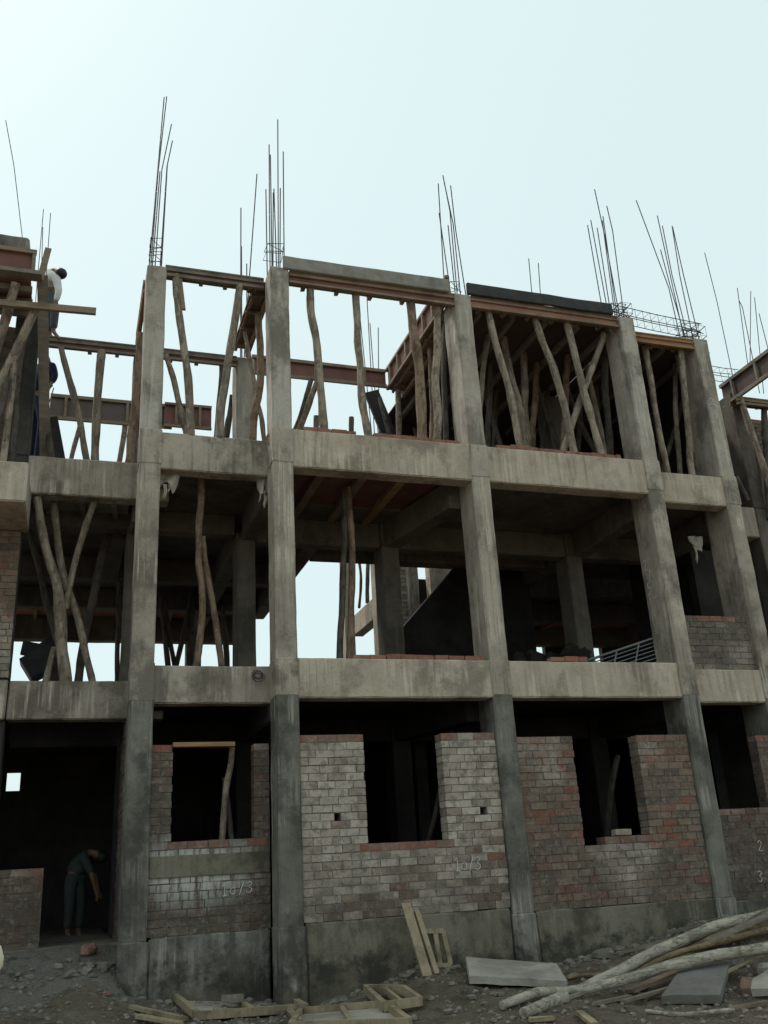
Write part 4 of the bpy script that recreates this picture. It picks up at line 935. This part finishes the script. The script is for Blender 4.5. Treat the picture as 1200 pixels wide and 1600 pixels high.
# shutter frame lying flat, left
def tray(label,P,th,h,mat,name,cat,inner=None,bars_=1,lift=.05):
    P=[on(*p,lift) for p in P]; c=sum(P,Vector())/4; r=empty(name,c,label,cat)
    for a,b in ((0,1),(1,2),(2,3),(3,0)):
        mb=MB(); mb.bar(P[a],P[b],th,h,(0,0,1),.005); mb.build('frame_bar',mat,r)
    for k in range(bars_):
        t=(k+1)/(bars_+1); mb=MB(); mb.bar(P[0].lerp(P[1],t),P[3].lerp(P[2],t),th*.8,h*.8,(0,0,1),.004); mb.build('cross_bar',mat,r)
    if inner:
        mb=MB(); n=Vector((0,0,-h*.42)); mb.add([p+n for p in P]+[p+n-Vector((0,0,.015)) for p in P],[(0,1,2,3),(7,6,5,4),(0,4,5,1),(1,5,6,2),(2,6,7,3),(3,7,4,0)]); mb.build('panel',inner,r)
    return r
tray('rectangular timber shutter tray with grey sheet lying on the ground left of center',[(308,1596),(478,1583),(425,1550),(268,1560)],.06,.075,PLANKY,'timber_tray','shutter panel',SLABM,1)
tray('timber frame partly cut off by the bottom of the picture',[(455,1612),(640,1606),(600,1578),(470,1588)],.055,.07,PLANKY,'timber_tray','timber frame',SLABM,1)
tray('small timber box frame lying right of the cut off frame',[(600,1588),(658,1580),(632,1562),(572,1560)],.05,.09,PLANKY,'timber_tray','timber frame',None,1,.09)
p=on(364,1575,.06); mb=MB(); mb.box((-.12,-.055,0),(.12,.055,.075),.008); o=tag(mb.build('brick',STONE),'dusty brick lying in the timber tray','brick'); o.location=p; o.rotation_euler=(0,0,-.35)
# leaning boards and small frame against the plinth
def lean(label,top,bot,Yt,w,th,mat,group='boards leaning on the plinth'):
    a=at(*top,Yt); b=on(*bot,.0); return plank(label,a,b,w,th,mat,(0,-1,.3),group)
mb=lean('wide yellow board with two holes leaning on the plinth of the second bay',(634,1412),(668,1527),-.03,.115,.035,PLANKY)
lean('narrow yellow board leaning just right of the holed board',(651,1424),(683,1523),-.03,.06,.045,PLANKY)
r=empty('shutter_rack',at(690,1510,-.14),'small yellow timber frame leaning right of the two leaning boards','timber frame')
a,b,c,d=at(664,1455,-.02),at(692,1455,-.02),at(704,1508,-.14),at(672,1510,-.14)
for p,q,n in ((a,b,'frame_bar'),(d,c,'frame_bar'),(a.lerp(b,.55),d.lerp(c,.5),'slat'),(b,c,'slat')):
    mb=MB(); mb.bar(p,q,.055,.035,(0,-1,.3),.003); mb.build(n,PLANKY,r)
# planks at the bottom left corner of the yard
for lab,a,b,w in (('pale plank lying at the bottom left below the first tall column',(205,1578),(290,1598),.07),('second pale plank under the first at the bottom left',(215,1594),(282,1606),.08),('short block of timber touching the tray corner',(452,1584),(468,1603),.08),('split plank lying at the bottom right below the curved pole',(905,1588),(930,1608),.07),('pale plank lying at the bottom below the short pole end',(828,1600),(866,1598),.06),('thin plank lying in front of the dark slab',(1000,1562),(1048,1560),.05)):
    plank(lab,on(*a,.03),on(*b,.035),w,.035,PLANKY,group='loose planks on the dirt')
G_S='splintered sticks in the pile at the lower right'
for lab,a,b,w,la,lb,mt in (('grey split stick lying against the plinth behind the uppermost pole',(968,1497),(1072,1478),.035,.05,.12,PLANKD),
 ('thin brown stick crossing under the uppermost pole at the right',(1040,1512),(1120,1470),.03,.06,.16,PLANK),
 ('broken grey board end between the brown pole and the lowest pole',(1075,1505),(1150,1490),.09,.1,.2,PLANKD),
 ('thin pale lath near the right edge above the dark slab',(1120,1512),(1205,1506),.03,.12,.2,PLANKY),
 ('dark broken plank lying left of the dark slab',(975,1570),(1050,1552),.07,.03,.05,PLANKD),
 ('short splintered plank in front of the lowest pole',(930,1572),(985,1562),.06,.02,.03,PLANKD),
 ('brown lath lying flat right of the dark slab',(1140,1580),(1200,1572),.04,.02,.04,PLANK),
 ('thin stick sticking out left from under the lowest pole',(880,1566),(935,1553),.025,.02,.06,PLANKD),
 ('grey plank half buried by the plinth of the fourth column',(1045,1462),(1120,1452),.08,.04,.08,PLANKD),
 ('wide dark board slanting off the right edge between the long poles',(1085,1502),(1215,1470),.14,.12,.3,PLANKD),
 ('wide brown board end lying under the lowest pole left of the dark slab',(985,1556),(1060,1534),.13,.04,.1,PLANK),
 ('rough grey board lying behind the poles along the right plinth',(1010,1492),(1110,1466),.11,.05,.12,PLANKD),
 ('thin pale stick crossing over the dark slab corner',(1120,1548),(1205,1518),.025,.12,.2,PLANKY),
 ('thin dark stick at the right edge under the brown pole',(1150,1476),(1210,1462),.03,.16,.3,PLANKD)):
    plank(lab,on(*a,la),on(*b,lb),w,.028,mt,group=G_S)
for lab,pts,r,mt in (('thin crooked dark branch lying across the pile below the uppermost pole',[up_on(1000,1522,.08),up_on(1080,1488,.2),up_on(1215,1458,.3)],.028,LOGB),('thin pale branch lying at the foot of the dark slab',[up_on(1010,1583,.03),up_on(1080,1587,.03),up_on(1150,1584,.04)],.018,LOG),('short crooked branch stub between the pale slab and the poles',[up_on(868,1538,.03),up_on(905,1528,.04),up_on(950,1524,.05)],.022,LOGB)):
    logp(lab,pts,r,r*1.3,mt,'thin branches in the pile')
# countable stones and bricks
random.seed(11)
for lab,px,py,r,mt in (('pale oblong stone on the dirt left of the first tall column',112,1527,.08,STONE),('flat pale stone below the doorway',136,1520,.07,STONE),('reddish boulder on the dirt heap below the doorway',137,1492,.12,B_FRESH),('grey stone leaning by the first tall column foot',166,1515,.1,STONE),('small red brick bit on the dirt at the left',165,1556,.05,B_FRESH),('cube like pale stone on the dirt below the leaning boards',737,1562,.055,STONE),('small pale stone at the bottom center of the yard',700,1585,.05,STONE),('flat pale stone in front of the pale slab',772,1556,.045,STONE),('rough stone beside the box frame',645,1594,.05,STONE),('rough dark stone at the foot of the fourth front column',1085,1490,.1,SLABD),('pale stone by the plinth right of the third column',895,1530,.07,STONE),('dark lump of rubble by the plinth of the third bay',940,1498,.12,SLABD),('broken pale block among the poles at the right edge',1196,1522,.12,SLABM),('dark lump of rubble under the poles at the right',1150,1508,.13,SLABD),('small stone on the dirt near the left bottom corner',60,1575,.04,STONE),('small grey stone on the dirt by the tray',235,1560,.05,STONE)):
    mb=MB(); p=on(px,py,r*.35); mb.rock(p,r,.65,8); tag(mb.build('stone',mt),lab,'stone')
mb=MB(); mb.rock(on(820,1517,.03),.05,.8,7); tag(mb.build('plastic_scrap',BLUE),'bit of bright blue plastic behind the pale grey slab','plastic scrap')
# loose brick on the sill
p=at(973,1303,.1); mb=MB(); mb.box((-.12,-.055,0),(.12,.055,.078),.006); o=tag(mb.build('brick',B_PALE),'loose pale brick on the sill of the third bay ground window','brick'); o.location=(p.x,p.y+.03,Zz(960,1306,Y2)+.002)

# ------------------------------------------------------------------ people
def skinned(J,E,name,mat,parent,root=0,sub=2):
    """grow one smooth surface over a joint graph: J = [(pos, (rx, ry))], E = edges"""
    me=D.meshes.new(name); me.from_pydata([tuple(j[0]) for j in J],E,[]); o=D.objects.new(name,me); COL.objects.link(o)
    md=o.modifiers.new('s','SKIN'); md.use_smooth_shade=True
    for i,l in enumerate(me.skin_vertices[0].data): 
        r=J[i][1]; l.radius=r if isinstance(r,tuple) else (r,r); l.use_root=(i==root)
    s=o.modifiers.new('u','SUBSURF'); s.levels=sub; s.render_levels=sub
    dg=bpy.context.evaluated_depsgraph_get(); ev=o.evaluated_get(dg); nm=D.meshes.new_from_object(ev); D.objects.remove(o)
    nm.materials.clear(); nm.materials.append(mat); nm.name=name
    for p in nm.polygons: p.use_smooth=True
    q=D.objects.new(name,nm); COL.objects.link(q); q.parent=parent; q.matrix_parent_inverse=Matrix.Translation(-parent.location)
    return q
def hand(J,E,wrist,i0,d,side,s=1.):
    """palm and five fingers growing from joint i0; d = pointing direction, side = thumb side"""
    d=Vector(d).normalized(); side=Vector(side); side=(side-d*side.dot(d)).normalized(); nrm=d.cross(side)
    J.append((wrist+d*.05*s,(.034*s,.016*s))); ip=len(J)-1; E.append((i0,ip))
    for k,(o,l) in enumerate(((.030,.070),(.010,.080),(-.010,.074),(-.029,.058))):
        b=wrist+d*.085*s+side*o*s; J.append((b,.0105*s)); a=len(J)-1; E.append((ip,a))
        J.append((b+d*l*.5*s+nrm*.008*s,.009*s)); E.append((a,a+1)); J.append((b+d*l*.9*s+nrm*.028*s,.0075*s)); E.append((a+1,a+2))
    b=wrist+d*.035*s+side*.034*s; J.append((b,.012*s)); a=len(J)-1; E.append((ip,a)); J.append((b+d*.035*s+side*.022*s+nrm*.01*s,.0105*s)); E.append((a,a+1)); J.append((b+d*.062*s+side*.026*s+nrm*.02*s,.008*s)); E.append((a+1,a+2))
def person(label,K,shirt,trous,hair=True,sleeve=1.,legs=True):
    """K: joint positions in metres"""
    root=K['pelvis']; r=empty('person',root,label,'person')
    J=[];E=[];ix={}
    def j(n,rad,par=None,p=None):
        J.append((Vector(p if p is not None else K[n]),rad)); ix[n]=len(J)-1
        if par is not None: E.append((ix[par],ix[n]))
    j('pelvis',(.135,.10)); j('waist',(.125,.09),'pelvis',K['pelvis'].lerp(K['chest'],.45)); j('chest',(.15,.11),'waist'); j('neck',(.055,.055),'chest'); 
    hd=(K['head']-K['neck']).normalized()
    j('jaw',(.062,.07),'neck',K['neck'].lerp(K['head'],.55)); j('head',(.082,.095),'jaw'); j('crown',(.06,.07),'head',K['head']+hd*.075)
    fwd=K['face'].normalized(); J.append((K['head']+fwd*.1-hd*.025,.016)); E.append((ix['head'],len(J)-1))     # nose
    sd=hd.cross(fwd).normalized()
    for sg in (-1,1): J.append((K['head']+sd*sg*.088-hd*.01,.018)); E.append((ix['head'],len(J)-1))             # ears
    for s in 'LR':
        j('sh'+s,.058,'chest'); j('el'+s,.042,'sh'+s); j('fa'+s,.036,'el'+s,K['el'+s].lerp(K['wr'+s],.4)); j('wr'+s,.025,'fa'+s)
        dd=K['wr'+s]-K['el'+s]; hand(J,E,Vector(K['wr'+s]),ix['wr'+s],dd,sd*(1 if s=='L' else -1)+fwd)
        j('hip'+s,.085,'pelvis'); j('kn'+s,.055,'hip'+s); j('ca'+s,.05,'kn'+s,K['kn'+s].lerp(K['an'+s],.35)); j('an'+s,.035,'ca'+s)
        ft=K.get('toe'+s) or K['an'+s]+fwd*.17-Vector((0,0,.06)); j('ball'+s,(.04,.025),'an'+s,K['an'+s].lerp(ft,.7)-Vector((0,0,.01))); j('toe'+s,(.032,.018),'ball'+s,ft)
    skinned(J,E,'body',SKIN,r)
    T=[];Q=[]
    def t(p,rad,par=None): T.append((Vector(p),rad)); (Q.append((par,len(T)-1)) if par is not None else None); return len(T)-1
    a=t(K['pelvis']-(K['chest']-K['pelvis']).normalized()*.03,(.178,.15)); b=t(K['pelvis'].lerp(K['chest'],.5),(.172,.145),a); c=t(K['chest'],(.172,.135),b); t(K['chest'].lerp(K['neck'],.72),(.085,.08),c)
    for s in 'LR':
        d=t(K['sh'+s],.075,c); e=t(K['el'+s],.059,d)
        if sleeve>1: t(K['el'+s].lerp(K['wr'+s],sleeve-1),.05-.004*(sleeve-1),e)
    skinned(T,Q,'shirt',shirt,r)
    T=[];Q=[]
    a=t(K['pelvis'],(.148,.115)); t(K['pelvis'].lerp(K['chest'],.22),(.14,.108),a)
    for s in 'LR':
        d=t(K['hip'+s],.1,a); e=t(K['kn'+s],.073,d); t(K['kn'+s].lerp(K['an'+s],.9),.062,e)
    skinned(T,Q,'trousers',trous,r)
    mb=MB(); nu,nv=14,8; V=[]                                    # hair cap
    up=(hd-fwd*.35).normalized(); sx=sd; fy=up.cross(sx)
    for jv in range(nv+1):
        th=jv/nv*R(112)
        for i in range(nu):
            ph=2*math.pi*i/nu; p=(sx*math.cos(ph)+fy*math.sin(ph))*math.sin(th)*.098+up*math.cos(th)*.112; V.append(K['head']+hd*.02+p*(1+.06*noise.noise(p*40)))
    mb.add(V,[(j2*nu+i,j2*nu+(i+1)%nu,(j2+1)*nu+(i+1)%nu,(j2+1)*nu+i) for j2 in range(nv) for i in range(nu)],True); mb.build('hair',HAIR,r)
    eye=MB()
    for sg in (-1,1): eye.rock(K['head']+fwd*.083+sd*sg*.032+hd*.012,.013,.8,6)
    eye.build('eyes',HAIR,r); mo=MB(); mo.bar(K['head']+fwd*.083-hd*.062-sd*.025,K['head']+fwd*.083-hd*.062+sd*.025,.012,.008,fwd); mo.build('mouth',plain('dark_lip',(.12,.05,.04),(.14,.06,.05)),r)
    return r
# man bending on the formwork behind the canopy box (stands on the beam formwork at y 2.4)
base=9.27; f=at(82,514,2.45); fx=f.x
def P3(px,py,Y): return at(px,py,Y)
K=dict(pelvis=at(76,452,2.5),chest=at(80,431,2.35),neck=at(87,424,2.28),head=at(94,427,2.2),face=Vector((.75,-.25,-.6)),
 shL=at(88,434,2.18),elL=at(92,455,2.1),wrL=at(86,476,2.12),shR=at(76,428,2.5),elR=at(72,450,2.5),wrR=at(74,472,2.4),
 hipL=at(80,462,2.45),knL=at(86,486,2.38),anL=V3(at(84,508,2.45).x,2.45,base+.09),hipR=at(74,460,2.6),knR=at(78,485,2.58),anR=V3(at(79,508,2.58).x,2.58,base+.09))
person('man in white shirt and dark trousers bending over on the roof formwork at the left',K,SHIRTW,TROUS,sleeve=1.8)
# second figure in navy crouching lower behind the canopy posts, one hand on a stick
fl=S2; cx=at(70,600,3.0).x
K=dict(pelvis=at(58,622,3.2),chest=at(70,580,3.05),neck=at(74,560,3.0),head=at(64,552,2.98),face=Vector((.6,-.6,-.3)),
 shL=at(82,572,2.9),elL=at(86,588,2.85),wrL=at(80,600,2.8),shR=at(62,575,3.2),elR=at(58,600,3.2),wrR=at(64,620,3.1),
 hipL=at(62,628,3.1),knL=at(66,660,3.0),anL=V3(at(58,690,3.1).x,3.1,S2+.09),hipR=at(54,628,3.3),knR=at(56,660,3.3),anR=V3(at(50,690,3.3).x,3.3,S2+.09))
person('figure in navy clothes half hidden behind the canopy posts with one arm hanging down',K,NAVY,NAVY,sleeve=1.85)
mb=MB(); mb.tube([at(84,606,2.78),at(76,632,2.78)],.009,6); tag(mb.build('stick',GRILL),'thin pale rod held by the figure in navy clothes','stick')
# figure bending in the dark doorway, back to the camera
K=dict(pelvis=V3(1.74,4.0,1.0),chest=V3(1.8,4.05,1.27),neck=V3(1.95,4.02,1.32),head=V3(2.08,3.98,1.25),face=Vector((.65,-.3,-.7)),
 shL=V3(1.9,4.2,1.25),elL=V3(2.03,4.3,1.0),wrL=V3(2.08,4.22,.78),shR=V3(1.84,3.86,1.24),elR=V3(1.97,3.8,1.0),wrR=V3(2.04,3.86,.77),
 hipL=V3(1.8,4.05,.93),knL=V3(1.84,4.06,.55),anL=V3(1.82,4.08,.22),hipR=V3(1.68,3.95,.93),knR=V3(1.68,3.95,.55),anR=V3(1.67,3.96,.22))
person('dim figure stooping to the right inside the dark ground floor doorway',K,SHADEG,SHADEG)
# bystander at the left edge, only sleeve and forearm in the frame
e=ray(0,1518).normalized()*2.3+CAM; gz0=gz(e.x-.3,e.y)
el=ray(-15,1502).normalized()*2.3+CAM
B=el+V3(-.33,.05,0); B.z=gz0
K=dict(pelvis=B+V3(0,0,.9),chest=B+V3(0,0,1.28),neck=B+V3(0,0,1.46),head=B+V3(0,.02,1.6),face=Vector((.1,1,-.05)),
 shL=B+V3(-.2,0,1.37),elL=B+V3(-.27,-.02,1.08),wrL=B+V3(-.27,.06,.83),shR=B+V3(.2,0,1.37),elR=el+V3(-.012,0,.02),wrR=el+V3(-.02,.03,-.24),
 hipL=B+V3(-.1,0,.86),knL=B+V3(-.11,.02,.48),anL=B+V3(-.11,-.02,.09),hipR=B+V3(.1,0,.86),knR=B+V3(.1,.02,.48),anR=B+V3(.1,-.02,.09))
person('bystander in cream shirt cut off by the left edge, only one arm showing',K,CREAM,TROUS,sleeve=1.25)

# ------------------------------------------------------------------ light: hazy sky, soft sun from behind on the left
SUN_EL,SUN_AZ=R(58),R(-40)               # azimuth measured from +y towards +x
w=D.worlds.new('World'); scene.world=w; w.use_nodes=True; nt=w.node_tree; bg=nt.nodes['Background']
sky=nt.nodes.new('ShaderNodeTexSky'); sky.sky_type='NISHITA'; sky.sun_disc=False; sky.sun_elevation=SUN_EL; sky.sun_rotation=SUN_AZ
sky.air_density=1.; sky.dust_density=4.; sky.ozone_density=2.
mx=nt.nodes.new('ShaderNodeMix'); mx.data_type='RGBA'; mx.inputs[0].default_value=.8
nt.links.new(sky.outputs[0],mx.inputs[6]); mx.inputs[7].default_value=(7.75,9.35,9.25,1)
nt.links.new(mx.outputs[2],bg.inputs[0]); bg.inputs[1].default_value=.11
sl=D.lights.new('Sun','SUN'); sl.energy=2.2; sl.angle=R(10); sl.color=(1,.95,.87); so=D.objects.new('Sun',sl); COL.objects.link(so)
dv=Vector((math.sin(SUN_AZ)*math.cos(SUN_EL),math.cos(SUN_AZ)*math.cos(SUN_EL),math.sin(SUN_EL)))
so.rotation_euler=dv.to_track_quat('Z','Y').to_euler(); so.location=dv*60
vs=scene.view_settings; vs.view_transform='Standard'; vs.look='None'; vs.exposure=0; vs.gamma=1
scene.cycles.max_bounces=5; scene.cycles.diffuse_bounces=3
